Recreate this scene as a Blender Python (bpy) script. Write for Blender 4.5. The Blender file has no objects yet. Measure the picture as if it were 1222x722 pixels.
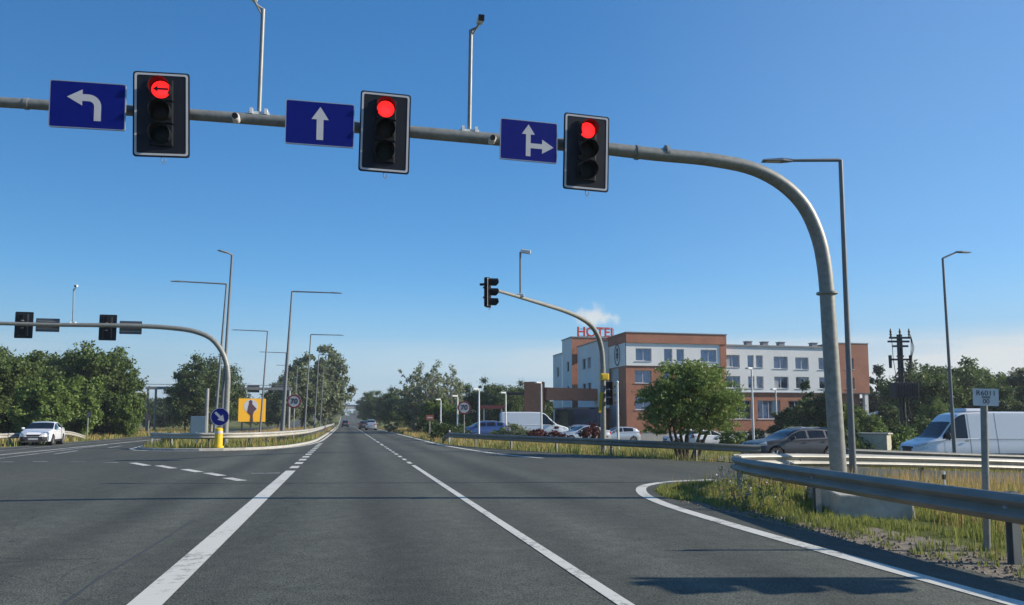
import bpy, bmesh, math, random
import numpy as np
from mathutils import Vector, Matrix, noise
PI = math.pi; R = math.radians
HAZE = .0004
random.seed(7); rng = np.random.default_rng(7)
sc = bpy.context.scene; COL = sc.collection

# ------------------------------------------------------------------ camera model
FPX, CX, CY0, HOR, VPX = 920.0, 611.0, 361.0, 502.0, 412.0
PITCH = R(5.5); CAMH = 1.5
YAW = math.atan((CX - VPX) / FPX * math.cos(PITCH))
CY = HOR - FPX * math.tan(PITCH)
CAM = Vector((0, 0, CAMH))
FV = Vector((math.sin(YAW) * math.cos(PITCH), math.cos(YAW) * math.cos(PITCH), math.sin(PITCH)))
RV = Vector((math.cos(YAW), -math.sin(YAW), 0)); UV = RV.cross(FV)
def ray(px, py): return FV + RV * ((px - CX) / FPX) - UV * ((py - CY) / FPX)
def atD(px, py, D):
    d = ray(px, py); h = math.hypot(*(d.xy)); return CAM + d * D
def atY(px, py, Y):
    d = ray(px, py); return CAM + d * (Y / d.y)
def atZ(px, py, z=0.0):
    d = ray(px, py); return CAM + d * ((z - CAMH) / d.z)
def sstep(a, b, x):
    t = min(1, max(0, (x - a) / (b - a))); return t * t * (3 - 2 * t)
def Z(x, y):
    return -0.85 * sstep(6, 36, x) * (1 - sstep(200, 400, y)) + 4.5 * sstep(220, 460, y)
def foot(px, D):            # ground point under a pixel column at depth D
    p = atD(px, 480, D); return Vector((p.x, p.y, Z(p.x, p.y)))

# ------------------------------------------------------------------ materials
def nmat(name):
    m = bpy.data.materials.new(name); m.use_nodes = True
    nt = m.node_tree; b = nt.nodes['Principled BSDF']; return m, nt, b
def N(nt, t, **kw):
    n = nt.nodes.new(t)
    for k, v in kw.items():
        if k in n.inputs.keys(): n.inputs[k].default_value = v
        else: setattr(n, k, v)
    return n
def mat(name, col, rough=.6, metal=0., var=.12, scale=6., spec=None, bump=0., coat=0., dirt=None, bscale=None):
    m, nt, b = nmat(name); L = nt.links
    b.inputs['Roughness'].default_value = rough; b.inputs['Metallic'].default_value = metal
    if spec is not None: b.inputs['Specular IOR Level'].default_value = spec
    if coat: b.inputs['Coat Weight'].default_value = coat; b.inputs['Coat Roughness'].default_value = .04
    tc = N(nt, 'ShaderNodeTexCoord')
    nz = N(nt, 'ShaderNodeTexNoise', Scale=scale, Detail=6.0, Roughness=.65); L.new(tc.outputs['Object'], nz.inputs['Vector'])
    rp = N(nt, 'ShaderNodeValToRGB'); e = rp.color_ramp.elements
    c = np.array(col); d = np.array(dirt) if dirt is not None else c * (1 - var)
    e[0].color = (*d, 1); e[0].position = .3; e[1].color = (*np.clip(c * (1 + var * .5), 0, 1), 1); e[1].position = .7 if dirt is None else .55
    L.new(nz.outputs['Fac'], rp.inputs['Fac']); L.new(rp.outputs['Color'], b.inputs['Base Color'])
    if bump:
        n2 = N(nt, 'ShaderNodeTexNoise', Scale=bscale or scale * 6, Detail=4.0); L.new(tc.outputs['Object'], n2.inputs['Vector'])
        bp = N(nt, 'ShaderNodeBump', Strength=bump, Distance=.02); L.new(n2.outputs['Fac'], bp.inputs['Height']); L.new(bp.outputs['Normal'], b.inputs['Normal'])
    return m
def emat(name, col, s):
    m, nt, b = nmat(name); b.inputs['Base Color'].default_value = (*[c * .5 for c in col], 1)
    b.inputs['Emission Color'].default_value = (*col, 1); b.inputs['Emission Strength'].default_value = s; b.inputs['Roughness'].default_value = .3
    return m
def leafmat(name, c1, c2, trans=.35):
    m, nt, b = nmat(name); L = nt.links
    g = N(nt, 'ShaderNodeNewGeometry'); tc = N(nt, 'ShaderNodeTexCoord')
    nz = N(nt, 'ShaderNodeTexNoise', Scale=.9, Detail=3.0); L.new(tc.outputs['Object'], nz.inputs['Vector'])
    ad = N(nt, 'ShaderNodeMath', operation='ADD'); L.new(g.outputs['Random Per Island'], ad.inputs[0]); L.new(nz.outputs['Fac'], ad.inputs[1])
    ml = N(nt, 'ShaderNodeMath', operation='MULTIPLY_ADD'); L.new(ad.outputs[0], ml.inputs[0]); ml.inputs[1].default_value = .7; ml.inputs[2].default_value = -.2
    rp = N(nt, 'ShaderNodeValToRGB'); rp.color_ramp.elements[0].color = (*c1, 1); rp.color_ramp.elements[1].color = (*c2, 1)
    L.new(ml.outputs[0], rp.inputs['Fac']); L.new(rp.outputs['Color'], b.inputs['Base Color'])
    b.inputs['Roughness'].default_value = .55; b.inputs['Specular IOR Level'].default_value = .3
    tr = N(nt, 'ShaderNodeBsdfTranslucent'); L.new(rp.outputs['Color'], tr.inputs['Color'])
    mx = N(nt, 'ShaderNodeMixShader', Fac=trans); out = nt.nodes['Material Output']
    L.new(b.outputs[0], mx.inputs[1]); L.new(tr.outputs[0], mx.inputs[2]); L.new(mx.outputs[0], out.inputs['Surface'])
    return m

def asphalt(name, base=.055, tracks=True):
    m, nt, b = nmat(name); L = nt.links
    tc = N(nt, 'ShaderNodeTexCoord')
    big = N(nt, 'ShaderNodeTexNoise', Scale=.22, Detail=7.0, Roughness=.6)
    mp = N(nt, 'ShaderNodeMapping'); mp.inputs['Scale'].default_value = (1.3, .35, 1); L.new(tc.outputs['Object'], mp.inputs['Vector']); L.new(mp.outputs[0], big.inputs['Vector'])
    mid = N(nt, 'ShaderNodeTexNoise', Scale=3.5, Detail=8.0, Roughness=.7); L.new(tc.outputs['Object'], mid.inputs['Vector'])
    fine = N(nt, 'ShaderNodeTexVoronoi', Scale=60.0); L.new(tc.outputs['Object'], fine.inputs['Vector'])
    r1 = N(nt, 'ShaderNodeValToRGB'); r1.color_ramp.elements[0].position = .3; r1.color_ramp.elements[1].position = .72
    r1.color_ramp.elements[0].color = (base * .68, base * .74, base * .585, 1); r1.color_ramp.elements[1].color = (base * 1.19, base * 1.22, base * .96, 1)
    L.new(big.outputs['Fac'], r1.inputs['Fac'])
    r2 = N(nt, 'ShaderNodeMapRange'); r2.inputs['From Min'].default_value = .3; r2.inputs['From Max'].default_value = .7; r2.inputs['To Min'].default_value = .74; r2.inputs['To Max'].default_value = 1.26
    L.new(mid.outputs['Fac'], r2.inputs['Value'])
    r3 = N(nt, 'ShaderNodeMapRange'); r3.inputs['From Min'].default_value = 0; r3.inputs['From Max'].default_value = .75; r3.inputs['To Min'].default_value = 1.75; r3.inputs['To Max'].default_value = .48
    L.new(fine.outputs['Distance'], r3.inputs['Value'])
    mu = N(nt, 'ShaderNodeMath', operation='MULTIPLY'); L.new(r2.outputs[0], mu.inputs[0]); L.new(r3.outputs[0], mu.inputs[1])
    vm = N(nt, 'ShaderNodeVectorMath', operation='SCALE'); L.new(r1.outputs['Color'], vm.inputs[0]); L.new(mu.outputs[0], vm.inputs['Scale'])
    if tracks:
        sx = N(nt, 'ShaderNodeSeparateXYZ'); L.new(tc.outputs['Object'], sx.inputs[0])
        nw = N(nt, 'ShaderNodeTexNoise', Scale=.12, Detail=3.0); L.new(tc.outputs['Object'], nw.inputs['Vector'])
        xo = N(nt, 'ShaderNodeMath', operation='MULTIPLY_ADD'); L.new(nw.outputs['Fac'], xo.inputs[0]); xo.inputs[1].default_value = .5; L.new(sx.outputs['X'], xo.inputs[2])
        tot = None
        for c_, wd, am in ((-.35, .5, 1.0), (1.65, .5, 1.0), (.62, .35, -.7), (3.2, .45, .9), (4.95, .45, .9), (4.1, .3, -.5), (-4.2, .5, .9), (-2.5, .4, .9), (-3.3, .3, -.5)):
            d_ = N(nt, 'ShaderNodeMath', operation='SUBTRACT'); L.new(xo.outputs[0], d_.inputs[0]); d_.inputs[1].default_value = c_ + .25
            ab = N(nt, 'ShaderNodeMath', operation='ABSOLUTE'); L.new(d_.outputs[0], ab.inputs[0])
            mm = N(nt, 'ShaderNodeMapRange', interpolation_type='SMOOTHSTEP'); mm.inputs['From Min'].default_value = 0; mm.inputs['From Max'].default_value = wd * 1.5; mm.inputs['To Min'].default_value = am; mm.inputs['To Max'].default_value = 0; L.new(ab.outputs[0], mm.inputs['Value'])
            if tot is None: tot = mm.outputs[0]
            else:
                q_ = N(nt, 'ShaderNodeMath', operation='ADD'); L.new(tot, q_.inputs[0]); L.new(mm.outputs[0], q_.inputs[1]); tot = q_.outputs[0]
        n4 = N(nt, 'ShaderNodeTexNoise', Scale=.5, Detail=4.0); mp4 = N(nt, 'ShaderNodeMapping'); mp4.inputs['Scale'].default_value = (2.0, .25, 1); L.new(tc.outputs['Object'], mp4.inputs['Vector']); L.new(mp4.outputs[0], n4.inputs['Vector'])
        mt = N(nt, 'ShaderNodeMath', operation='MULTIPLY'); L.new(tot, mt.inputs[0]); L.new(n4.outputs['Fac'], mt.inputs[1])
        sc4 = N(nt, 'ShaderNodeMath', operation='MULTIPLY_ADD'); L.new(mt.outputs[0], sc4.inputs[0]); sc4.inputs[1].default_value = .58; sc4.inputs[2].default_value = .90
        v2 = N(nt, 'ShaderNodeVectorMath', operation='SCALE'); L.new(vm.outputs[0], v2.inputs[0]); L.new(sc4.outputs[0], v2.inputs['Scale'])
        # hairline cracks
        vc = N(nt, 'ShaderNodeTexVoronoi', Scale=.16); vc.feature = 'DISTANCE_TO_EDGE'
        wv = N(nt, 'ShaderNodeTexNoise', Scale=1.2, Detail=5.0); L.new(tc.outputs['Object'], wv.inputs['Vector'])
        wa = N(nt, 'ShaderNodeVectorMath', operation='MULTIPLY_ADD'); L.new(wv.outputs['Color'], wa.inputs[0]); wa.inputs[1].default_value = (1.2, 1.2, 0); L.new(tc.outputs['Object'], wa.inputs[2]); L.new(wa.outputs[0], vc.inputs['Vector'])
        ck = N(nt, 'ShaderNodeMapRange'); ck.inputs['From Min'].default_value = .0; ck.inputs['From Max'].default_value = .0035; ck.inputs['To Min'].default_value = .62; ck.inputs['To Max'].default_value = 1; L.new(vc.outputs['Distance'], ck.inputs['Value'])
        vm = N(nt, 'ShaderNodeVectorMath', operation='SCALE'); L.new(v2.outputs[0], vm.inputs[0]); L.new(ck.outputs[0], vm.inputs['Scale'])
    L.new(vm.outputs[0], b.inputs['Base Color'])
    b.inputs['Roughness'].default_value = .82; b.inputs['Specular IOR Level'].default_value = .35
    bp = N(nt, 'ShaderNodeBump', Strength=.55, Distance=.006); L.new(fine.outputs['Distance'], bp.inputs['Height']); L.new(bp.outputs['Normal'], b.inputs['Normal'])
    return m
def paintmat(name, col, wear):
    m, nt, b = nmat(name); L = nt.links
    tc = N(nt, 'ShaderNodeTexCoord')
    n1 = N(nt, 'ShaderNodeTexNoise', Scale=9.0, Detail=10.0, Roughness=.8); L.new(tc.outputs['Object'], n1.inputs['Vector'])
    n2 = N(nt, 'ShaderNodeTexNoise', Scale=.8, Detail=3.0); L.new(tc.outputs['Object'], n2.inputs['Vector'])
    a = N(nt, 'ShaderNodeMath', operation='MULTIPLY_ADD'); L.new(n2.outputs['Fac'], a.inputs[0]); a.inputs[1].default_value = .5; L.new(n1.outputs['Fac'], a.inputs[2])
    rp = N(nt, 'ShaderNodeValToRGB'); e = rp.color_ramp.elements
    e[0].position = wear; e[0].color = (.09, .09, .085, 1); e[1].position = wear + .16; e[1].color = (*col, 1)
    L.new(a.outputs[0], rp.inputs['Fac']); L.new(rp.outputs['Color'], b.inputs['Base Color']); b.inputs['Roughness'].default_value = .7
    return m
def groundmat():
    m, nt, b = nmat('meadow_soil'); L = nt.links
    tc = N(nt, 'ShaderNodeTexCoord')
    n1 = N(nt, 'ShaderNodeTexNoise', Scale=.35, Detail=8.0, Roughness=.65); L.new(tc.outputs['Object'], n1.inputs['Vector'])
    n2 = N(nt, 'ShaderNodeTexNoise', Scale=9.0, Detail=6.0, Roughness=.7); L.new(tc.outputs['Object'], n2.inputs['Vector'])
    a = N(nt, 'ShaderNodeMath', operation='MULTIPLY_ADD'); L.new(n2.outputs['Fac'], a.inputs[0]); a.inputs[1].default_value = .6; L.new(n1.outputs['Fac'], a.inputs[2])
    rp = N(nt, 'ShaderNodeValToRGB'); e = rp.color_ramp.elements
    e[0].position = .55; e[0].color = (.06, .085, .022, 1); e[1].position = 1.05; e[1].color = (.24, .20, .08, 1)
    k = e.new(.8); k.color = (.13, .14, .04, 1)
    L.new(a.outputs[0], rp.inputs['Fac']); L.new(rp.outputs['Color'], b.inputs['Base Color']); b.inputs['Roughness'].default_value = .95; b.inputs['Specular IOR Level'].default_value = .1
    bp = N(nt, 'ShaderNodeBump', Strength=.8, Distance=.06); L.new(n2.outputs['Fac'], bp.inputs['Height']); L.new(bp.outputs['Normal'], b.inputs['Normal'])
    return m
def brickmat():
    m, nt, b = nmat('orange_brick'); L = nt.links
    tc = N(nt, 'ShaderNodeTexCoord')
    sx = N(nt, 'ShaderNodeSeparateXYZ'); L.new(tc.outputs['Object'], sx.inputs[0])
    ad = N(nt, 'ShaderNodeMath', operation='ADD'); L.new(sx.outputs['X'], ad.inputs[0]); L.new(sx.outputs['Y'], ad.inputs[1])
    cb = N(nt, 'ShaderNodeCombineXYZ'); L.new(ad.outputs[0], cb.inputs[0]); L.new(sx.outputs['Z'], cb.inputs[1])
    bk = N(nt, 'ShaderNodeTexBrick', Scale=3.2); L.new(cb.outputs[0], bk.inputs['Vector'])
    bk.inputs['Color1'].default_value = (.46, .175, .09, 1); bk.inputs['Color2'].default_value = (.37, .13, .07, 1); bk.inputs['Mortar'].default_value = (.30, .2, .15, 1)
    bk.inputs['Mortar Size'].default_value = .018
    nz = N(nt, 'ShaderNodeTexNoise', Scale=.5, Detail=5.0); L.new(tc.outputs['Object'], nz.inputs['Vector'])
    mr = N(nt, 'ShaderNodeMapRange'); mr.inputs['From Min'].default_value = .3; mr.inputs['From Max'].default_value = .7; mr.inputs['To Min'].default_value = .85; mr.inputs['To Max'].default_value = 1.12; L.new(nz.outputs['Fac'], mr.inputs['Value'])
    vm = N(nt, 'ShaderNodeVectorMath', operation='SCALE'); L.new(bk.outputs['Color'], vm.inputs[0]); L.new(mr.outputs[0], vm.inputs['Scale']); L.new(vm.outputs[0], b.inputs['Base Color'])
    b.inputs['Roughness'].default_value = .85
    return m

M = dict(
    asphalt=asphalt('asphalt', .091), asphalt2=asphalt('pale_asphalt', .15, False), ground=groundmat(), brick=brickmat(),
    paint=paintmat('road_paint', (.57, .56, .50), .545), wornpaint=paintmat('worn_road_paint', (.40, .40, .38), .62),
    tar=mat('tar', (.055, .055, .053), .6), stain_shadow=mat('oil_stain_and_shadow', (.036, .037, .037), .6, var=.4),
    kerb=mat('kerb_concrete', (.42, .40, .36), .85, var=.25, bump=.3), concrete=mat('concrete', (.42, .40, .35), .9, var=.35, scale=3, bump=.5),
    gravel=mat('gravel_soil', (.27, .225, .17), .95, var=.6, scale=22, bump=1.0),
    galv=mat('galvanised_steel', (.27, .27, .26), .5, .25, var=.28, scale=2.5, bump=.05),
    rail=mat('sunlit_rail_steel', (.42, .40, .345), .5, .1, var=.22, scale=1.6), railshade=mat('shaded_rail_steel', (.235, .225, .19), .55, .1, var=.22, scale=1.6), pole=mat('pole_steel', (.25, .25, .225), .5, .2, var=.3, scale=9, bump=.05),  # one rail steel in two tones: sun painted lighter, shade painted darker
    dpole=mat('lamp_pole_paint', (.17, .18, .19), .5, .2, var=.12), lhead=mat('lamp_housing', (.16, .18, .2), .4, .2),
    white=mat('white_powder_coat', (.72, .72, .70), .4), black=mat('black_plastic', (.009, .010, .013), .6, spec=.18), navy=mat('dark_backplate', (.010, .012, .019), .6, spec=.25),
    bluesign=mat('blue_sign_film', (.0015, .008, .17), .5, spec=.15, var=.08), silver=mat('reflective_white_film', (.50, .50, .52), .45, var=.08),
    edge=mat('sign_edge', (.35, .37, .42), .4, .4), signback=mat('sign_back', (.10, .11, .13), .5, .4),
    redfilm=mat('red_film', (.22, .018, .02), .4), yellow=mat('yellow_plastic', (.75, .48, .015), .45), ink=mat('black_film', (.015, .015, .018), .5),
    redlit=emat('lit_red_lens', (1., .012, .012), 1.6), lens=mat('dark_lens', (.008, .007, .008), .4, spec=.15), amber=mat('dark_amber_lens', (.014, .008, .004), .4, spec=.15), green=mat('dark_green_lens', (.004, .010, .008), .4, spec=.15),
    bark=mat('bark', (.11, .085, .06), .95, var=.4, scale=8, bump=.6), bark2=mat('pale_bark', (.2, .17, .13), .9, var=.35, scale=8, bump=.6),
    leafA=leafmat('broad_leaf', (.045, .08, .02), (.15, .205, .055)), leafB=leafmat('bright_leaf', (.07, .125, .024), (.21, .28, .07)),
    leafC=leafmat('dusty_leaf', (.10, .13, .06), (.24, .275, .15)), leafD=leafmat('dark_leaf', (.042, .07, .022), (.125, .175, .055)),
    leafW=leafmat('grey_green_leaf', (.14, .17, .09), (.30, .33, .2)), leafP=leafmat('conifer_needles', (.02, .04, .018), (.06, .10, .04)), leafR=leafmat('red_leaf', (.06, .015, .014), (.14, .04, .03)),
    willow=leafmat('willow_leaf', (.095, .155, .03), (.26, .34, .09)),
    blade=leafmat('green_blade', (.115, .15, .026), (.33, .345, .10), .4), dry=leafmat('dry_blade', (.34, .22, .08), (.58, .42, .18), .4), flower=mat('pale_flower', (.5, .45, .5), .7),
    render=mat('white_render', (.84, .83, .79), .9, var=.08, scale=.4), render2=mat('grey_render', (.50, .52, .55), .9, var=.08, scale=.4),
    glass=mat('coated_glass', (.12, .17, .26), .06, .8, var=.25, scale=.6), frame=mat('window_frame', (.62, .62, .62), .5), dframe=mat('dark_frame', (.05, .055, .06), .5),
    carglass=mat('car_glass', (.008, .010, .013), .05, 0, spec=.45, var=.1), tyre=mat('tyre_rubber', (.018, .018, .018), .8), rim=mat('alloy_rim', (.45, .45, .46), .3, .8),
    carwhite=mat('white_car_paint', (.74, .75, .76), .28, coat=.6, var=.03), cargrey=mat('grey_metallic_paint', (.035, .038, .044), .4, .1, coat=.25, var=.05),
    carsilver=mat('silver_car_paint', (.45, .48, .52), .3, .5, coat=.7, var=.05), carblue=mat('blue_car_paint', (.03, .07, .22), .3, .3, coat=.8, var=.05), cardark=mat('black_car_paint', (.02, .022, .028), .3, .2, coat=.8, var=.05),
    headlamp=mat('headlamp_glass', (.55, .58, .6), .1, .3), tail=mat('tail_lamp_glass', (.35, .012, .012), .15), trim=mat('dark_trim', (.02, .02, .022), .6),
    plum=mat('dark_print', (.07, .03, .045), .5), curtain=mat('curtain_cloth', (.34, .37, .40), .8, var=.2), seam=mat('panel_gap', (.30, .31, .33), .5), roof=mat('roof_metal', (.25, .25, .26), .6), redletters=mat('red_letters', (.62, .055, .035), .45), ochre=mat('yellow_poster', (.85, .43, .01), .5, var=.05),
    cab=mat('cabinet_paint', (.46, .43, .32), .6, var=.2), panel=mat('pale_blue_panel', (.13, .20, .26), .25, .2), terracotta=mat('red_fascia', (.45, .09, .06), .6), darksteel=mat('dark_steel', (.035, .037, .04), .55, .3),
    brown=mat('brown_sign', (.26, .085, .05), .5), awning=mat('awning_cloth', (.55, .6, .68), .8),
)

def soft_patch():  # soft dark fade for oil stains and one painted cast shadow
    m, nt, b = nmat('soft_stain_and_shadow'); L = nt.links; tc = N(nt, 'ShaderNodeTexCoord')
    vd = N(nt, 'ShaderNodeVectorMath', operation='DISTANCE'); L.new(tc.outputs['Generated'], vd.inputs[0]); vd.inputs[1].default_value = (.5, .5, 0)
    nz = N(nt, 'ShaderNodeTexNoise', Scale=7.0, Detail=6.0, Roughness=.7); L.new(tc.outputs['Object'], nz.inputs['Vector'])
    a = N(nt, 'ShaderNodeMath', operation='MULTIPLY_ADD'); L.new(nz.outputs['Fac'], a.inputs[0]); a.inputs[1].default_value = .45; L.new(vd.outputs['Value'], a.inputs[2])
    mr_ = N(nt, 'ShaderNodeMapRange'); mr_.inputs['From Min'].default_value = .30; mr_.inputs['From Max'].default_value = .66; mr_.inputs['To Min'].default_value = .5; mr_.inputs['To Max'].default_value = 0
    L.new(a.outputs[0], mr_.inputs['Value']); L.new(mr_.outputs[0], b.inputs['Alpha']); b.inputs['Base Color'].default_value = (.02, .02, .02, 1); b.inputs['Roughness'].default_value = .6
    return m
M['stain_shadow'] = soft_patch()
# ------------------------------------------------------------------ mesh helpers
class MB:
    def __init__(s): s.v = []; s.f = []
    def add(s, vs, fs):
        o = len(s.v); s.v += [tuple(v) for v in vs]; s.f += [tuple(i + o for i in f) for f in fs]; return s
    def box(s, c, d, rot=None, taper=1.0):
        x, y, z = (q / 2 for q in d); vs = []
        for k in (-1, 1):
            t = taper if k == 1 else 1
            for a, b in ((-1, -1), (1, -1), (1, 1), (-1, 1)): vs.append(Vector((a * x * t, b * y * t, k * z)))
        if rot is not None:
            m = rot if isinstance(rot, Matrix) else Matrix.Rotation(rot, 3, 'Z'); vs = [m @ v for v in vs]
        c = Vector(c); return s.add([v + c for v in vs], [(3, 2, 1, 0), (4, 5, 6, 7), (0, 1, 5, 4), (1, 2, 6, 5), (2, 3, 7, 6), (3, 0, 4, 7)])
    def tube(s, pts, r, n=12, cap=True):
        pts = [Vector(p) for p in pts]; m = len(pts)
        if not hasattr(r, '__len__'): r = [r] * m
        T = []
        for i in range(m):
            a = pts[max(0, i - 1)]; b = pts[min(m - 1, i + 1)]; T.append((b - a).normalized())
        u = T[0].cross(Vector((0, 0, 1)))
        if u.length < 1e-3: u = T[0].cross(Vector((0, 1, 0)))
        u.normalize(); vs = []
        for i in range(m):
            u = (u - T[i] * u.dot(T[i])).normalized(); w = T[i].cross(u)
            for k in range(n):
                a = 2 * PI * k / n; vs.append(pts[i] + (u * math.cos(a) + w * math.sin(a)) * r[i])
        fs = [(i * n + k, i * n + (k + 1) % n, (i + 1) * n + (k + 1) % n, (i + 1) * n + k) for i in range(m - 1) for k in range(n)]
        if cap: fs += [tuple(range(n - 1, -1, -1)), tuple((m - 1) * n + k for k in range(n))]
        return s.add(vs, fs)
    def prism(s, poly, t, o=(0, 0, 0), ax=(1, 0, 0), ay=(0, 0, 1), an=(0, -1, 0)):
        o, ax, ay, an = map(Vector, (o, ax, ay, an)); n = len(poly)
        a = [o + ax * p[0] + ay * p[1] for p in poly]; b = [q + an * t for q in a]
        return s.add(a + b, [tuple(range(n))[::-1], tuple(range(n, 2 * n))] + [(i, (i + 1) % n, n + (i + 1) % n, n + i) for i in range(n)])
    def ball(s, c, r, n=10, m=7):
        c = Vector(c); r = Vector(r) if hasattr(r, '__len__') else Vector((r, r, r)); vs = []
        for i in range(m + 1):
            a = PI * i / m
            for k in range(n):
                b = 2 * PI * k / n; vs.append(c + Vector((math.sin(a) * math.cos(b) * r.x, math.sin(a) * math.sin(b) * r.y, math.cos(a) * r.z)))
        return s.add(vs, [(i * n + k, (i + 1) * n + k, (i + 1) * n + (k + 1) % n, i * n + (k + 1) % n) for i in range(m) for k in range(n)])
    def build(s, name, m, parent=None, smooth=False, bevel=0, loc=None, fix=True):
        me = bpy.data.meshes.new(name); me.from_pydata(s.v, [], s.f)
        if fix:
            bm = bmesh.new(); bm.from_mesh(me); bmesh.ops.remove_doubles(bm, verts=bm.verts, dist=1e-5); bmesh.ops.recalc_face_normals(bm, faces=bm.faces); bm.to_mesh(me); bm.free()
        me.materials.append(M[m] if isinstance(m, str) else m)
        if smooth: 
            me.polygons.foreach_set('use_smooth', [True] * len(me.polygons))
            me.set_sharp_from_angle(angle=R(40))
        o = bpy.data.objects.new(name, me); COL.objects.link(o)
        if parent: o.parent = parent
        if loc is not None: o.location = loc
        if bevel:
            b = o.modifiers.new('bevel', 'BEVEL'); b.width = bevel; b.segments = 2; b.limit_method = 'ANGLE'
        return o
def tag(o, label, cat, group=None):
    o['label'] = label; o['category'] = cat
    if group: o['group'] = group
    return o
def thing(name, label, cat, loc=(0, 0, 0), rz=0, group=None):
    o = bpy.data.objects.new(name, None); COL.objects.link(o); o.empty_display_size = .3
    o.location = loc; o.rotation_euler = (0, 0, rz); return tag(o, label, cat, group)
def struct(o): o['kind'] = 'structure'; return o
def stuff(o): o['kind'] = 'stuff'; return o
def dup(o, label=None, loc=None, rz=None, parent=None, scale=None):
    c = o.copy(); COL.objects.link(c)
    if parent: c.parent = parent
    for ch in list(o.children): dup(ch, parent=c)
    if label: c['label'] = label
    if loc is not None: c.location = loc
    if rz is not None: c.rotation_euler = (0, 0, rz)
    if scale is not None: c.scale = scale if hasattr(scale, '__len__') else (scale,) * 3
    return c
def pchip(pts):
    xs = [p[0] for p in pts]; ys = [p[1] for p in pts]
    if xs[0] > xs[-1]: xs = xs[::-1]; ys = ys[::-1]
    n = len(xs); h = [xs[i + 1] - xs[i] for i in range(n - 1)]; d = [(ys[i + 1] - ys[i]) / h[i] for i in range(n - 1)]
    m = [d[0]] + [0 if d[i - 1] * d[i] <= 0 else 2 * d[i - 1] * d[i] / (d[i - 1] + d[i]) for i in range(1, n - 1)] + [d[-1]]
    def f(x):
        if x <= xs[0]: return ys[0]
        if x >= xs[-1]: return ys[-1]
        i = max(k for k in range(n - 1) if xs[k] <= x); t = (x - xs[i]) / h[i]
        return (2*t**3-3*t*t+1)*ys[i] + (t**3-2*t*t+t)*h[i]*m[i] + (-2*t**3+3*t*t)*ys[i+1] + (t**3-t*t)*h[i]*m[i+1]
    return f
def catmull(pts, step=.5):
    P = [Vector(p) for p in pts]; out = []
    for i in range(len(P) - 1):
        a = P[i - 1] if i else P[0] * 2 - P[1]; b, c = P[i], P[i + 1]; d = P[i + 2] if i + 2 < len(P) else c * 2 - b
        l1, l2, l3 = (max(1e-3, (q - p).length ** .5) for p, q in ((a, b), (b, c), (c, d)))
        n = max(2, int((c - b).length / step))
        for k in range(n):
            t = l1 + l2 * k / n
            A1 = a * ((l1 - t) / l1) + b * (t / l1); A2 = b * ((l1 + l2 - t) / l2) + c * ((t - l1) / l2); A3 = c * ((l1 + l2 + l3 - t) / l3) + d * ((t - l1 - l2) / l3)
            B1 = A1 * ((l1 + l2 - t) / (l1 + l2)) + A2 * (t / (l1 + l2)); B2 = A2 * ((l1 + l2 + l3 - t) / (l2 + l3)) + A3 * ((t - l1) / (l2 + l3))
            out.append(B1 * ((l1 + l2 - t) / l2) + B2 * ((t - l1) / l2))
    return out + [P[-1]]
def text_mesh(s, size, depth, name, m, parent, loc, rot=(PI / 2, 0, 0), sx=1.0, bold=0.0):
    cu = bpy.data.curves.new('lettering', 'FONT'); cu.body = s; cu.size = size; cu.extrude = depth; cu.align_x = 'CENTER'; cu.align_y = 'CENTER'; cu.offset = bold
    t = bpy.data.objects.new('lettering_source', cu); COL.objects.link(t)
    dg = bpy.context.evaluated_depsgraph_get(); me = bpy.data.meshes.new_from_object(t.evaluated_get(dg))
    bpy.data.objects.remove(t); me.name = name; me.materials.clear(); me.materials.append(M[m])
    o = bpy.data.objects.new(name, me); COL.objects.link(o); o.location = loc; o.rotation_euler = rot; o.scale = (sx, 1, 1)
    if parent: o.parent = parent
    return o
def ribbon(pts, w, off, name, m):
    mb = MB(); vs = []; P = [Vector(p).to_2d() for p in pts]
    for i, p in enumerate(P):
        t = (P[min(i + 1, len(P) - 1)] - P[max(i - 1, 0)]).normalized(); n = Vector((-t.y, t.x))
        for k in (-.5, .5):
            q = p + n * w * k; vs.append((q.x, q.y, Z(q.x, q.y) + off))
    mb.add(vs, [(2 * i, 2 * i + 1, 2 * i + 3, 2 * i + 2) for i in range(len(P) - 1)])
    return struct(mb.build(name, m))

# ------------------------------------------------------------------ ground and roads
def ground():
    xs = sorted(set([-3000, -1500, -700, -300, -150, -80, -50, -30] + list(np.arange(-22, 6, 4.)) + list(np.arange(6, 40, 1.)) + [45, 60, 90, 150, 300, 700, 1500, 3000]))
    ys = sorted(set([-800, -200, -80] + list(np.arange(-40, 200, 20.)) + list(np.arange(200, 480, 15.)) + [520, 700, 1000, 1600, 3000, 5000]))
    mb = MB(); n = len(xs)
    mb.add([(x, y, Z(x, y)) for y in ys for x in xs], [(j * n + i, j * n + i + 1, (j + 1) * n + i + 1, (j + 1) * n + i) for j in range(len(ys) - 1) for i in range(n - 1)])
    struct(mb.build('ground', 'ground'))
ground()
yn = pchip([(6.1, 14.3), (6.4, 15.5), (7.0, 16.6), (8, 17.5), (9.5, 18.2), (11.5, 18.6), (20, 19.2), (120, 21)])
yf = pchip([(6.1, 49), (6.6, 45.5), (7.6, 41.5), (9, 37.5), (11, 33), (13, 30), (15, 28.3), (18, 27.4), (24, 27.2), (120, 27.6)])
def strip_Y(x0, x1, ys, off, name, m):
    mb = MB(); vs = []
    for y in ys: vs += [(x0, y, Z(x0 if x0 > 6 else 0, y) + off), (x1, y, Z(x1 if x1 > 6.2 else 0, y) + off)]
    mb.add(vs, [(2 * i, 2 * i + 1, 2 * i + 3, 2 * i + 2) for i in range(len(ys) - 1)]); return struct(mb.build(name, m))
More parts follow.
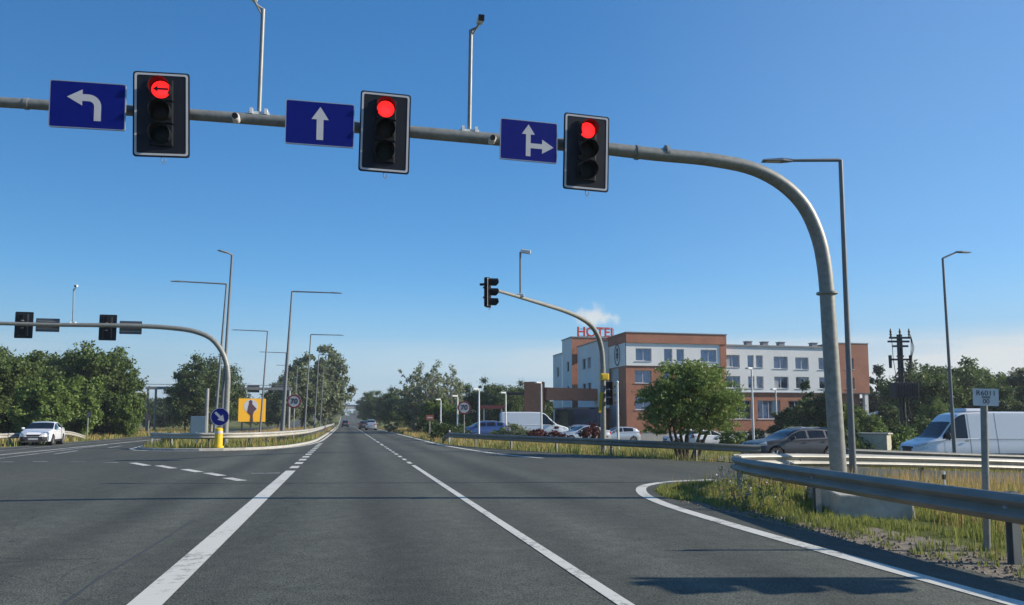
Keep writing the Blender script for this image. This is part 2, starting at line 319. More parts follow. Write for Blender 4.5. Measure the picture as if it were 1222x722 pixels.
def strip_X(xs, y0, y1, off, name, m):
    mb = MB(); vs = []
    for x in xs: vs += [(x, y0(x), Z(x, y0(x)) + off), (x, y1(x), Z(x, y1(x)) + off)]
    mb.add(vs, [(2 * i, 2 * i + 2, 2 * i + 3, 2 * i + 1) for i in range(len(xs) - 1)]); return struct(mb.build(name, m))
YS = [-60, 0, 60, 120, 200, 220] + list(range(235, 480, 15)) + [520, 700]
strip_Y(-18.6, 6.1, YS, .02, 'main_road', 'asphalt')
strip_X(list(np.arange(6.1, 9, .15)) + list(np.arange(9, 40, 1.)) + [45, 60, 120], yn, yf, .02, 'side_road', 'asphalt')
strip_X(list(np.arange(17, 40, 1.)) + [50, 60, 120], lambda x: 30.5 + max(0, 19 - x) * 1.2, lambda x: 37.5, .024, 'service_road', 'asphalt2')
strip_X(list(np.arange(15.2, 21, .6)), lambda x: yf(x) - .2, lambda x: 33, .028, 'car_park_entrance', 'asphalt2')
strip_X(list(np.arange(12, 40, 1.)) + [45, 52], lambda x: 62, lambda x: 78, .024, 'parking_lot', 'asphalt2')
strip_Y(6.1, 7.3, [-20, -5, 2, 6, 9, 12, 13.5], .012, 'gravel_shoulder', 'gravel')

def smooth2(pts, step=.4): return [(p.x, p.y) for p in catmull([(a, b, 0) for a, b in pts], step)]
P_OFF = .026
left_line = [(-1.55, y) for y in (-6, 5, 15, 24)]
ribbon(left_line, .28, P_OFF, 'lane_line', 'paint')
ribbon([(2.24, y) for y in (-6, 5, 15, 26)], .135, P_OFF, 'lane_line', 'paint')
ribbon(smooth2([(5.36, -20), (5.36, 0), (5.36, 7), (5.42, 10.5), (5.62, 13.3), (6.05, 15.3), (6.8, 16.9), (7.9, 17.9), (9.3, 18.45)]), .22, P_OFF, 'edge_line', 'paint')
mb = MB()
def dash(mb, a, b, w):
    a = Vector(a); b = Vector(b); t = (b - a).normalized(); n = Vector((-t.y, t.x)) * w / 2
    mb.add([(*(a - n), Z(*a) + P_OFF), (*(b - n), Z(*b) + P_OFF), (*(b + n), Z(*b) + P_OFF), (*(a + n), Z(*a) + P_OFF)], [(0, 1, 2, 3)])
for i in range(12): dash(mb, (-1.55, 25.2 + i * 2.4), (-1.55, 26.4 + i * 2.4), .26)
struct(mb.build('lane_dashes', 'paint')); mb = MB()
for i in range(8): dash(mb, (2.24, 27 + i * 2.4), (2.24, 28.2 + i * 2.4), .14)
for i in range(30): dash(mb, (2.24, 47 + i * 6), (2.24, 50.5 + i * 6), .14)
struct(mb.build('lane_dashes', 'paint')); mb = MB()
for p in ((280, 573), (256, 567), (229, 562.5), (198, 558), (167, 554.7)):
    a = atZ(p[0] - 9, p[1] - 1.6); b = atZ(p[0] + 9, p[1] + 1.8); dash(mb, a.to_2d(), b.to_2d(), .26)
struct(mb.build('turn_guide_dashes', 'paint')); mb = MB()
for p in ((132, 552.8), (93, 552), (48, 551.6), (7, 552)):
    a = atZ(p[0] - 9, p[1]); b = atZ(p[0] + 9, p[1]); dash(mb, a.to_2d(), b.to_2d(), .2)
a = atZ(300, 566); b = atZ(334, 565.5); dash(mb, a.to_2d(), b.to_2d(), .2)
struct(mb.build('faded_dashes', 'wornpaint'))
ribbon(smooth2([(5.75, 160), (5.75, 60), (5.75, 50), (6.0, 43), (6.5, 36), (7.0, 32.5), (7.7, 30)], 2), .24, P_OFF, 'edge_line', 'paint')
ribbon(smooth2([(-14.6, 30), (-14.6, 60), (-14.8, 120)], 3), .2, P_OFF, 'lane_line', 'paint')
ribbon([(-13.2, 33), (-14.3, 52)], .16, P_OFF, 'lane_line', 'wornpaint')
ribbon([(-16.6, 36), (-16.6, 70)], .14, P_OFF, 'lane_line', 'wornpaint')
ribbon([(-18.2, y) for y in (30, 80, 160, 210)], .16, P_OFF, 'edge_line', 'wornpaint')
mb = MB()
for k in range(3): dash(mb, (-12.6, 38 + 8 * k), (-12.9, 42 + 8 * k), .16)
struct(mb.build('lane_dashes', 'wornpaint'))
ribbon([atZ(60, 735).to_2d(), atZ(120, 692).to_2d(), atZ(185, 652).to_2d(), atZ(232, 622).to_2d()], .03, .0245, 'tar_seam', 'tar')
def blob(px, py, rx, ry, seed, name='oil_stain_and_shadow', m='stain_shadow', off=.0235):
    c = atZ(px, py); mb = MB(); n = 28; vs = []
    for k in range(n):
        a = 2 * PI * k / n; q = 1 + .5 * noise.noise((math.cos(a) * 1.6, math.sin(a) * 1.6, seed)); vs.append((c.x + rx * q * math.cos(a), c.y + ry * q * math.sin(a), off))
    mb.add(vs, [tuple(range(n))]); struct(mb.build(name, m))
blob(526, 627, .4, .4, 1); blob(572, 672, .34, .26, 2); blob(522, 682, .22, .2, 3); blob(566, 700, .3, .24, 4); blob(480, 600, .5, .8, 5); blob(498, 640, .5, .9, 6); blob(255, 545, 1.4, .5, 7)  # last patch paints the cast shadow of the slanted mast's signal; others are stains
# median island
med = [(-10.9, 700), (-10.9, 300), (-10.9, 60), (-10.9, 46), (-10.5, 43.4), (-9.3, 41.4), (-7, 40.6), (-4.9, 41.3), (-3.5, 43.6), (-2.6, 48.5), (-2.05, 56), (-1.9, 66), (-1.9, 300), (-1.9, 700)]
medc = smooth2(med, 1.0) ; medc = [p for i, p in enumerate(medc) if p[1] < 75 or i % 14 == 0 or i == len(medc) - 1]
def inset(path, d):
    P = [Vector(p) for p in path]; out = []
    for i, p in enumerate(P):
        t = (P[min(i + 1, len(P) - 1)] - P[max(0, i - 1)]).normalized(); out.append(p + Vector((-t.y, t.x)) * d)
    return out
mi = inset(medc, .18); mo = [Vector(p) for p in medc]
mb = MB(); n = len(mo); vs = []
for a, b in zip(mo, mi): 
    z = Z(0, a.y); vs += [(a.x, a.y, z + .0), (a.x, a.y, z + .12), (a.x + (b.x - a.x) * .1, a.y + (b.y - a.y) * .1, z + .14), (b.x, b.y, z + .14), (b.x, b.y, z)]
mb.add(vs, [(5 * i + k, 5 * i + 5 + k, 5 * i + 6 + k, 5 * i + 1 + k) for i in range(n - 1) for k in range(4)]); struct(mb.build('median_kerb', 'kerb'))
mb = MB(); half = n
Lp = [p for p in mi if p.x < -6.9]; Rp = [p for p in mi if p.x >= -6.9][::-1]
# pair left and right edge points by Y
yl = sorted(set([round(p.y, 3) for p in Lp] + [round(p.y, 3) for p in Rp]))
def edge_at(pts, y):
    q = sorted(pts, key=lambda p: p.y)
    for a, b in zip(q, q[1:]):
        if a.y <= y <= b.y: return a.x + (b.x - a.x) * (y - a.y) / max(1e-6, b.y - a.y)
    return q[0].x if y < q[0].y else q[-1].x
vs = []
for y in yl: vs += [(edge_at(Lp, y), y, Z(0, y) + .15), (edge_at(Rp, y), y, Z(0, y) + .15)]
mb.add(vs, [(2 * i, 2 * i + 1, 2 * i + 3, 2 * i + 2) for i in range(len(yl) - 1)]); struct(mb.build('median_ground', 'ground'))
ml = inset(medc, -.28)
ribbon([p for p in ml if p.y < 200], .2, P_OFF, 'edge_line', 'paint')
# kerb of the service road
# ------------------------------------------------------------------ guard rails
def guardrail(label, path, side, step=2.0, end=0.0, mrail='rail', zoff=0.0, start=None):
    """W-beam on posts; side=+1 puts the beam face on the left of the path"""
    pts = catmull([(a, b, 0) for a, b in path], .35); o = Vector((path[0][0], path[0][1], 0))
    root = thing('guardrail', label, 'guardrail', o, 0, 'steel roadside guardrails')
    L = [0]
    for a, b in zip(pts, pts[1:]): L.append(L[-1] + (b - a).length)
    prof = [(.0, .0), (.025, .012), (.07, .05), (.083, .075), (.07, .10), (.018, .135), (.005, .155), (.018, .175), (.07, .21), (.083, .235), (.07, .26), (.025, .298), (0, .31)]
    prof = prof + [(d - .012, z) for d, z in prof[::-1]]
    n = len(prof); vs = []
    def zt(i):
        s = L[i]; z = Z(pts[i].x, pts[i].y) + zoff + .44
        if end and s < end: z -= .42 * (1 - s / end) ** 1.5
        return z
    for i, p in enumerate(pts):
        t = (pts[min(i + 1, len(pts) - 1)] - pts[max(0, i - 1)]).normalized(); nn = Vector((-t.y, t.x, 0)) * side
        for d, z in prof: 
            q = p + nn * (d + .1) - o; vs.append((q.x, q.y, zt(i) + z))
    mb = MB(); mb.add(vs, [(i * n + k, i * n + (k + 1) % n, (i + 1) * n + (k + 1) % n, (i + 1) * n + k) for i in range(len(pts) - 1) for k in range(n)] + [tuple(range(n)), tuple((len(pts) - 1) * n + k for k in range(n))])
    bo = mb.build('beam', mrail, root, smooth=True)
    s = start if start is not None else max(.3, end * .6); proto = None; bolt = None; cnt = 0
    while s < L[-1] and cnt < 95:
        i = max(k for k in range(len(L)) if L[k] <= s); p = pts[i]; t = (pts[min(i + 1, len(pts) - 1)] - pts[max(0, i - 1)]).normalized(); nn = Vector((-t.y, t.x, 0)) * side
        z0 = Z(p.x, p.y) + zoff; hgt = zt(i) + .30 - z0; q = p - o
        if proto is None:
            m = MB(); m.box((0, 0, .23), (.012, .1, 1.06)); m.box((.045, .05 - .004, .23), (.085, .008, 1.058)); m.box((.045, -.05 + .004, .23), (.085, .008, 1.056)); m.box((.055, .0, .59), (.1, .07, .2))
            proto = m.build('post', 'galv', root); po = proto
        else:
            po = proto.copy(); COL.objects.link(po); po.parent = root
        po.location = (q.x, q.y, z0); po.rotation_euler = (0, 0, math.atan2(nn.y, nn.x)); 
        po.scale = (1, 1, 1 if hgt > .7 else max(.3, hgt / .76))
        c = q + nn * .112
        if bolt is None: m = MB(); m.ball((0, 0, 0), .028, 8, 5); bolt = bo_ = m.build('bolt', 'edge', root)
        else: bo_ = bolt.copy(); COL.objects.link(bo_); bo_.parent = root
        bo_.location = (c.x, c.y, zt(i) + .155)
        s += step; cnt += 1
    return root
guardrail('grey near guardrail along the grass corner beside the signpost', [(6.55, -2), (6.75, 3), (6.95, 7.3), (7.45, 11.2), (7.9, 14.0), (8.4, 15.5), (9.1, 16.5)], 1, 4.0, mrail='railshade', start=1.3)
guardrail('bright guardrail behind the dry grass and the mast pole', [(8.75, 16.62), (9.6, 17.0), (11, 17.4), (14, 17.8), (20, 18.2), (40, 19.2), (70, 20)], -1, 4.0, start=2.5)  # continues the near rail; sun glint put into the lighter steel colour
guardrail('dark guardrail curving in front of the willow and the hotel car park', [(6.35, 50.5), (6.7, 48.3), (7.4, 45), (8.4, 41.6), (9.8, 38), (11.7, 34), (13.4, 31.4), (15.2, 29.6), (16.6, 28.9)], -1, 4.0, end=1.5, mrail='railshade', start=2.2)
guardrail('dark guardrail running below the white van and utility cabinet', [(20.2, 28.4), (24, 28.2), (40, 28.2), (70, 28.4)], -1, 4.0, mrail='railshade')
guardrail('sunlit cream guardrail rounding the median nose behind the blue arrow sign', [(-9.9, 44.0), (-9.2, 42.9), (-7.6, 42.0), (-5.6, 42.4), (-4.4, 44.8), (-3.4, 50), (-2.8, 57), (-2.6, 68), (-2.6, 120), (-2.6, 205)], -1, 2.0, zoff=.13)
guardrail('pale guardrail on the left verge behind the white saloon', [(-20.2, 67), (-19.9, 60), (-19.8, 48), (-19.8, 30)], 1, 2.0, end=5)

# ------------------------------------------------------------------ signals, signs and masts
def rrect(w, h, r, n=5):
    out = []
    for cx, cy, a0 in ((w/2-r, h/2-r, 0), (-w/2+r, h/2-r, 90), (-w/2+r, -h/2+r, 180), (w/2-r, -h/2+r, 270)):
        for k in range(n + 1):
            a = R(a0 + 90 * k / n); out.append((cx + r * math.cos(a), cy + r * math.sin(a)))
    return out
def ring_prism(mb, outer, inner, t, o, an=(0, -1, 0)):
    n = len(outer); o = Vector(o); an = Vector(an); vs = []
    for p, q in zip(outer, inner):
        a = o + Vector((p[0], 0, p[1])); b = o + Vector((q[0], 0, q[1])); vs += [a, b, b + an * t, a + an * t]
    mb.add(vs, [(4 * i + k, 4 * ((i + 1) % n) + k, 4 * ((i + 1) % n) + (k + 1) % 4, 4 * i + (k + 1) % 4) for i in range(n) for k in range(4)])
def disc(r, n=24): return [(r * math.cos(2 * PI * k / n), r * math.sin(2 * PI * k / n)) for k in range(n)]
ARROW_L = [(-.05, -.018), (-.03, -.065), (-.12, -.0), (-.03, .065), (-.05, .018), (.12, .018), (.12, -.018)]
def signal_head(label, loc, rz=0, lit=True, arrow=False, plate=(.86, 1.42), group='overhead traffic signals', name='traffic_signal', hook=True, tilt=0, visor=.20):
    t = thing(name, label, 'traffic light', loc, rz, group); t.rotation_euler = (0, tilt, rz)
    zs = (.40, .02, -.36)
    h = MB()
    for z in zs: h.box((0, .10, z), (.36, .19, .362))
    h.box((0, .215, .02), (.10, .04, 1.06)); hb = h.build('housing', 'black', t, bevel=.025)
    if plate:
        b = MB(); b.prism(rrect(plate[0], plate[1], .05), .018, (0, .055, .0)); bp = b.build('backplate', 'navy', t)
        e = MB(); ring_prism(e, rrect(plate[0] - .05, plate[1] - .05, .04), rrect(plate[0] - .115, plate[1] - .115, .03), .004, (0, .0355, 0)); e.build('border', 'silver', bp)
        s = MB()
        for x in (-.2, .2): s.box((x, .068, 0), (.035, .02, plate[1] * .82))
        s.build('stiffener', 'signback', bp)
    for i, z in enumerate(zs):
        l = MB(); n = 24; rings = ((.145, 0), (.12, .012), (.07, .022), (.02, .026)); vs = []
        for r, d in rings: vs += [(r * math.cos(2*PI*k/n), -d - .003, z + r * math.sin(2*PI*k/n)) for k in range(n)]
        l.add(vs, [(a * n + k, a * n + (k + 1) % n, (a + 1) * n + (k + 1) % n, (a + 1) * n + k) for a in range(3) for k in range(n)] + [tuple(3 * n + k for k in range(n))])
        lo = l.build('lens', ('redlit' if lit else 'lens') if i == 0 else ('amber' if i == 1 else 'green'), t, smooth=True)
        if arrow and i == 0:
            a = MB(); a.prism([(x * .98, y * 1.0) for x, y in ARROW_L], .003, (0, -.031, z)); a.build('arrow_mask', 'ink', lo)
        v = MB(); n = 20; vs = []
        for k in range(n + 1):
            a = R(-38 + 256 * k / n); L_ = visor * (1 - .45 * (max(0, -math.sin(a) + .15)) ** 1.0)
            for r in (.165, .158):
                vs += [(r * math.cos(a), .004, z + r * math.sin(a)), (r * math.cos(a), -L_, z + r * math.sin(a) - L_ * .06)]
        f = []
        for k in range(n):
            o = 4 * k; f += [(o, o + 1, o + 5, o + 4), (o + 2, o + 6, o + 7, o + 3), (o + 1, o + 3, o + 7, o + 5)]
        f += [(0, 2, 3, 1), (4 * n, 4 * n + 1, 4 * n + 3, 4 * n + 2)]
        v.add(vs, f); v.build('visor', 'black', t, smooth=True)
    k = MB()
    for z in (.21, -.17): k.box((0, .25, z), (.12, .05, .06))
    k.build('bracket', 'galv', t)
    if hook:
        k = MB(); zb = -(plate[1] / 2 if plate else .56)
        k.tube([(0, .05, zb + .02), (0, .05, zb - .06), (.03, .05, zb - .10), (.06, .05, zb - .06), (.06, .05, zb - .02)], .008, 6); k.build('hook', 'galv', t)
    return t
YM = 13.4
arm_px = [(-90, 117), (0, 122), (150, 131.5), (300, 142), (450, 154), (600, 167), (700, 175), (780, 184), (850, 191), (900, 202), (935, 221), (960, 247), (977, 285), (984, 320), (987, 350)]
pts = [atY(x, y, YM) for x, y in arm_px]
base = atY(1000, 590, YM); base.z = Z(base.x, base.y); px0 = pts[-1].x
path = catmull([Vector((p.x, YM, p.z)) for p in pts], .15) + [Vector((px0 + .05, YM, 2.0)), Vector((px0 + .1, YM, base.z + .3))]
root = thing('signal_mast', 'tall bent galvanised signal mast arching over the near lanes', 'signal mast', (px0 + .1, YM, base.z))
Lc = [0]
for a, b in zip(path, path[1:]): Lc.append(Lc[-1] + (b - a).length)
rad = [.078 + (.155 - .078) * (l / Lc[-1]) ** 1.0 for l in Lc]
off = Vector((px0 + .1, YM, base.z))
k = max(i for i, p in enumerate(path) if p.z > pts[-1].z - .02)
m = MB(); m.tube([p - off for p in path[:k + 1]], rad[:k + 1], 20); m.build('arm', 'pole', root, smooth=True)
m = MB(); m.tube([p - off for p in path[k:]], rad[k:], 20); m.build('pole', 'pole', root, smooth=True)
m = MB(); m.tube([path[k] - off + Vector((0, 0, .02)), path[k] - off - Vector((0, 0, .02))], .2, 20); m.build('flange', 'pole', root, smooth=True)
m = MB(); m.box((0, 0, .30), (.52, .52, .04))
for a in (-.2, .2):
    for b in (-.2, .2): m.tube([(a, b, .28), (a, b, .42)], .018, 6)
m.build('base_plate', 'galv', root)
for x in (760, 795, 32):
    m = MB(); p = atY(x, 182 if x > 100 else 124, YM) - off; m.tube([p - Vector((.03, 0, 0)), p + Vector((.03, 0, 0))], .14 if x > 100 else .095, 16); m.build('band', 'galv', root, smooth=True)
pl = MB(); pl.box((-.55, -1.2, .1), (1.15, 3.3, .52), Matrix.Rotation(R(-25), 3, 'Z'), taper=.95)
tag(pl.build('concrete_plinth', 'concrete', bevel=.03, loc=(off.x, off.y, base.z)), 'weathered concrete block under the tall near signal mast', 'plinth')

def arrow_poly(kind):
    if kind == 'left':
        out = [(.075, -.30), (.075, -.06)]
        for k in range(9): a = R(90 * k / 8); out.append((-.11 + .185 * math.cos(a), -.06 + .185 * math.sin(a)))
        out += [(-.20, .125), (-.20, .20), (-.42, .07), (-.20, -.06), (-.20, .015)]
        for k in range(9): a = R(90 - 90 * k / 8); out.append((-.11 + .085 * math.cos(a), -.065 + .08 * math.sin(a)))
        out += [(-.025, -.30)]
        return [(x + .12, y + .05) for x, y in out]
    if kind == 'up': return [(-.055, -.28), (.055, -.28), (.055, .07), (.14, .07), (0, .29), (-.14, .07), (-.055, .07)]
    return [(-.055, -.28), (.03, -.28), (.03, -.13), (.24, -.13), (.24, -.215), (.45, -.085), (.24, .045), (.24, -.04), (.03, -.04), (.03, .12), (.105, .12), (-.012, .30), (-.13, .12), (-.055, .12)]
def lane_sign(label, pxc, pyc, kind, w, h, tilt=0):
    p = atY(pxc, pyc, YM - .50); t = thing('lane_sign', label, 'road sign', p, 0, 'blue lane arrow signs on the mast arm'); t.rotation_euler = (0, tilt, 0)
    m = MB(); m.prism(rrect(w, h, .03, 4), .03, (0, .015, 0)); pn = m.build('panel', 'bluesign', t)
    m = MB(); ring_prism(m, rrect(w + .02, h + .02, .03, 4), rrect(w - .006, h - .006, .028, 4), .034, (0, .017, 0)); m.build('rim', 'edge', t)
    m = MB(); m.prism(arrow_poly(kind), .003, (0, -.0155, 0)); m.build('arrow', 'silver', t)
    m = MB()
    for x in (-.3, .3): m.box((x, .23, 0), (.05, .43, .1))
    m.build('bracket', 'galv', t); return t
lane_sign('blue sign with white left turn arrow on the overhead arm', 105, 126, 'left', 1.085, .74, R(-1))
lane_sign('blue sign with single white straight ahead arrow', 382, 148, 'up', 1.10, .735, R(0))
lane_sign('blue sign with white straight and right fork arrow', 631, 168.5, 'right', 1.02, .72, R(1))
for lab, x, y, ar, tl in (('overhead red signal with a left arrow in its lens', 192, 135.5, True, -2.2), ('overhead plain red signal above the straight ahead lane', 459.5, 157, False, .8), ('overhead plain red signal nearest the bend of the mast', 700.5, 181, False, 1.5)):
    signal_head(lab, atY(x, y, YM - .42), 0, True, ar, tilt=R(tl), plate=(.86, 1.42))
def detector(label, pxb, pyb, pxt, pyt, side, Y, group='detection cameras on thin posts', mm='galv'):
    b = atY(pxb, pyb, Y); tp = atY(pxt, pyt, Y); h = tp.z - b.z; t = thing('detector_camera', label, 'camera', b, 0, group)
    s = h / 1.8
    m = MB(); m.tube([(0, 0, 0), (tp.x - b.x, 0, h)], .034 * max(1, s), 10); m.build('post', mm, t, smooth=True)
    m = MB(); m.box((0, 0, .01), (.34, .12, .05)); m.box((-.12, 0, .04), (.05, .16, .1)); m.box((.12, 0, .04), (.05, .16, .1)); m.build('clamp', 'white', t)
    x0 = tp.x - b.x; m = MB(); m.tube([(x0, 0, h), (x0 + side * .1, -.06, h + .03), (x0 + side * .14, -.1, h + .09)], .022, 8); m.tube([(x0, 0, h - .14), (x0 + side * .1, -.06, h + .02)], .014, 6); m.build('bracket', 'galv', t)
    m = MB(); m.box((x0 + side * .15, -.12, h + .15), (.11, .26, .11), Matrix.Rotation(R(12), 3, 'X')); c = m.build('camera_body', 'white', t, bevel=.015)
    m = MB(); m.box((x0 + side * .15, -.26, h + .12), (.105, .03, .105), Matrix.Rotation(R(12), 3, 'X')); m.build('camera_window', 'black', c)
    return t
detector('thin camera post left of the straight ahead sign, top at the frame edge', 309, 137, 314, 11, -1, YM)
detector('thin camera post between the middle signal and the fork arrow sign', 560, 158, 562, 36, 1, YM)
for lab, x, y in (('small white arm camera beside the left arrow signal', 281, 139), ('small white arm camera just left of fork arrow sign', 588, 165)):
    p = atY(x, y, YM - .2); t = thing('arm_camera', lab, 'camera', p, 0, 'small cameras clamped on the mast arm')
    m = MB(); m.tube([(0, .16, -.01), (0, -.02, 0)], .065, 12); m.build('body', 'white', t, smooth=True, bevel=.01)
    m = MB(); m.tube([(-.005, -.02, .0), (-.005, -.05, 0)], .05, 12); m.build('lens', 'black', t, smooth=True)

# far left mast with signals seen from behind
DL = 39.5; bp = foot(265, 41.5); YL = bp.y
lp = [(-60, 385.5), (0, 386), (60, 387.5), (140, 388.5), (200, 391), (232, 395.5), (252, 404), (265, 420), (271, 438), (272, 452)]
pl = [atY(x, y, YL) for x, y in lp]; pl = [Vector((p.x, YL, p.z)) for p in pl]
xb = pl[-1].x; path = catmull(pl, .25) + [Vector((xb - .02, YL, 2.5)), Vector((xb - .03, YL, .14))]
o = Vector((xb - .03, YL, .14)); root = thing('signal_mast', 'left signal mast on the median holding signal backs', 'signal mast', o)
n_ = len(path) - 2
m = MB(); m.tube([p - o for p in path[:n_]], [.085 + .06 * i / n_ for i in range(n_)], 14); m.build('arm', 'pole', root, smooth=True)
m = MB(); m.tube([p - o for p in path[n_ - 1:]], [.145, .15, .155], 14); m.build('pole', 'pole', root, smooth=True)
for lab, x, y in (('signal back farthest left on the median mast', 29, 388), ('signal back nearer the bend of the median mast', 129, 391)):
    signal_head(lab, atY(x, y, YL + .35), PI, False, plate=(.86, 1.38), group='signal heads seen from behind', hook=False)
for lab, x, y, w in (('dark back of a lane sign beside the leftmost signal back', 57, 388, 1.12), ('dark back of a lane sign near the mast bend', 156, 391, 1.1)):
    t = thing('lane_sign', lab, 'road sign', atY(x, y, YL + .2), 0, 'lane signs seen from behind')
    m = MB(); m.prism(rrect(w, .7, .03, 4), .03, (0, .015, 0)); m.build('panel', 'signback', t)
    m = MB(); 
    for z in (-.2, .2): m.box((0, -.03, z), (w * .9, .03, .05))
    m.build('rail', 'galv', t)
detector('thin camera post on the left median mast arm', 87, 386, 88, 345, 1, YL)

# far right mast
base = foot(719.5, 37.5); tip = atD(594, 347, 29.5); bend = atD(693, 379, 36.3)
d = (tip - bend); 
pp = [atD(594, 347, 29.5), atD(620, 354.5, 31.2), atD(650, 363.5, 33.2), atD(675, 371.5, 35), atD(693, 379.5, 36.2), atD(705, 388, 36.9), atD(713, 400, 37.3), atD(718, 418, 37.5), atD(719.5, 440, 37.5)]
path = catmull(pp, .25); nb = len(path); path += [Vector((base.x, base.y, 2)), Vector((base.x, base.y, base.z))]
root = thing('signal_mast', 'slanted arm signal mast standing before the hotel entrance', 'signal mast', base)
m = MB(); m.tube([p - base for p in path[:nb]], [.06 + .07 * i / nb for i in range(nb)], 14); m.build('arm', 'pole', root, smooth=True)
m = MB(); m.tube([p - base for p in path[nb - 1:]], [.13, .135, .14], 14); m.build('pole', 'pole', root, smooth=True)
az = math.atan2(-RV.y * -1, RV.x)
hd = signal_head('black signal in profile at the tip of the slanted arm', atD(585, 349.5, 29.4), R(78) - YAW, False, plate=(.62, 1.12), group='signals on the slanted mast', visor=.3)
m = MB(); m.box((-.2, .2, .30), (.1, .3, .08)); m.build('side_bracket', 'black', hd)
h2 = signal_head('black low signal on the pole of the slanted mast', atD(729, 470, 37.2), R(150) - YAW, False, plate=None, group='signals on the slanted mast', hook=False, visor=.3)
q = atD(721, 450, 37.3); t = thing('push_button_box', 'yellow box on the slanted mast pole', 'signal box', q, 0)
m = MB(); m.box((0, -.05, 0), (.42, .2, .34)); m.build('case', 'yellow', t, bevel=.04)
m = MB(); m.box((0, -.155, .0), (.25, .012, .18)); m.build('lid', 'yellow', t, bevel=.004)
q = atD(717, 480, 37.2); t = thing('warning_plate', 'narrow yellow plate hanging tilted on the slanted mast pole', 'plate', q, 0); t.rotation_euler = (0, R(12), 0)
m = MB(); m.prism([(-.16, .45), (.02, .5), (.1, -.5), (-.02, -.5)], .03); m.build('plate', 'yellow', t)
# detector on slanted arm
b = atD(621, 353, 31.2); t = thing('detector_camera', 'thin camera post on the slanted mast arm', 'camera', b, -YAW, 'detection cameras on thin posts')
hh = (353 - 300) / FPX * 31.2
m = MB(); m.tube([(0, 0, 0), (0, 0, hh)], .04, 8); m.build('post', 'dpole', t, smooth=True)
m = MB(); m.box((0, 0, .02), (.3, .2, .12)); m.build('clamp', 'white', t, bevel=.02)
m = MB(); m.box((.22, 0, hh + .02), (.42, .14, .16), Matrix.Rotation(R(8), 3, 'Y')); m.build('camera_body', 'white', t, bevel=.03)

# off-frame signal post (its shadow lies on the lane)
sb = Vector((9.1, 5.65, 0)); sb.z = Z(sb.x, sb.y)
t = thing('signal_post', 'roadside signal pole right of the frame, shadow across the lane', 'signal mast', sb)
m = MB(); m.tube([(0, 0, 0), (0, 0, 3.3)], [.06, .055], 12); m.build('pole', 'pole', t, smooth=True)
signal_head('three aspect signal on the roadside pole at right', (sb.x, sb.y - .3, 2.68), 0, False, plate=None, group='roadside signals', hook=False, visor=.36)

# ------------------------------------------------------------------ street lamps
def lamp(label, b, H, armlen, adir, r0=.10, r1=.055, rise=.02, lean=(0, 0), group='tall street lamps', mm='dpole'):
    t = thing('street_lamp', label, 'street lamp', b, 0, group); d = Vector((math.cos(adir), math.sin(adir), 0))
    top = Vector((lean[0], lean[1], H))
    m = MB(); m.tube([(0, 0, 0), (lean[0] * .3, lean[1] * .3, H * .3), top], [r0, r0 * .8, r1], 12); m.build('pole', mm, t, smooth=True)
    m = MB(); m.box((0, 0, .02), (r0 * 4, r0 * 4, .04)); m.tube([(0, 0, .04), (0, 0, .5)], r0 * 1.15, 12); m.build('base', mm, t)
    e = top + d * armlen + Vector((0, 0, rise * armlen))
    m = MB(); m.tube([top - Vector((0, 0, .06)), top + d * .03, e], [r1 * .9, r1 * .9, r1 * .7], 10); m.build('arm', mm, t, smooth=True)
    rot = Matrix(((d.x, -d.y, 0), (d.y, d.x, 0), (0, 0, 1)))
    m = MB(); m.add([rot @ Vector(q) + e for q in ((-.05, -.04, -.03), (-.05, .04, -.03), (.2, .12, -.03), (.68, .11, -.02), (.68, -.11, -.02), (.2, -.12, -.03), (-.05, -.04, .03), (-.05, .04, .03), (.2, .08, .045), (.68, .07, .015), (.68, -.07, .015), (.2, -.08, .045))],
        [(5, 4, 3, 2, 1, 0), (6, 7, 8, 9, 10, 11), (0, 1, 7, 6), (1, 2, 8, 7), (2, 3, 9, 8), (3, 4, 10, 9), (4, 5, 11, 10), (5, 0, 6, 11)])
    h = m.build('lamp_head', 'lhead', t)
    m = MB(); m.add([rot @ Vector(q) + e for q in ((.25, -.09, -.036), (.6, -.09, -.028), (.6, .09, -.028), (.25, .09, -.036))], [(0, 1, 2, 3)]); m.build('lens', 'silver', h)
    return t
AW = PI - YAW   # towards image left
b = foot(1014.5, 19.0); top = atD(1003, 191, 19.0); e = atD(945, 192.5, 18.9)
lamp('tall grey street lamp behind the near signal mast pole', b, top.z - b.z, (Vector(e) - top).length, AW, .085, .05, -.01, (top.x - b.x, top.y - b.y))
b = foot(1136, 35); top = atD(1125, 308, 35.0)
lamp('street lamp rising behind the white van with a short raised arm', b, top.z - b.z, .75, -YAW + R(10), .09, .05, .42, ((top.x - b.x), (top.y - b.y)))
b = foot(264, 42.0); top = atD(277, 304, 42.0)
lamp('tallest lamp beside the median signal mast, head pointing away', b, top.z - b.z, .35, AW + R(70), .1, .06, .1, (top.x - b.x, top.y - b.y))
for i, Y in enumerate((49, 74.5, 98, 121, 144, 167)):
    w = ('first', 'second', 'third', 'fourth', 'fifth', 'sixth')[i]
    z = Z(-3, Y) + .14
    lamp(f'{w} median lamp from the junction with its arm reaching left', (-7.65, Y, z), 9.65, 2.5, PI, .1, .055, .02, (.42, 0))
    lamp(f'{w} median lamp from the junction with its arm reaching right', (-3.9 + (.1 if i else 0), Y + 2, z), 9.65, 2.45, 0, .13 if i == 0 else .09, .055, .0, (.38, 0))
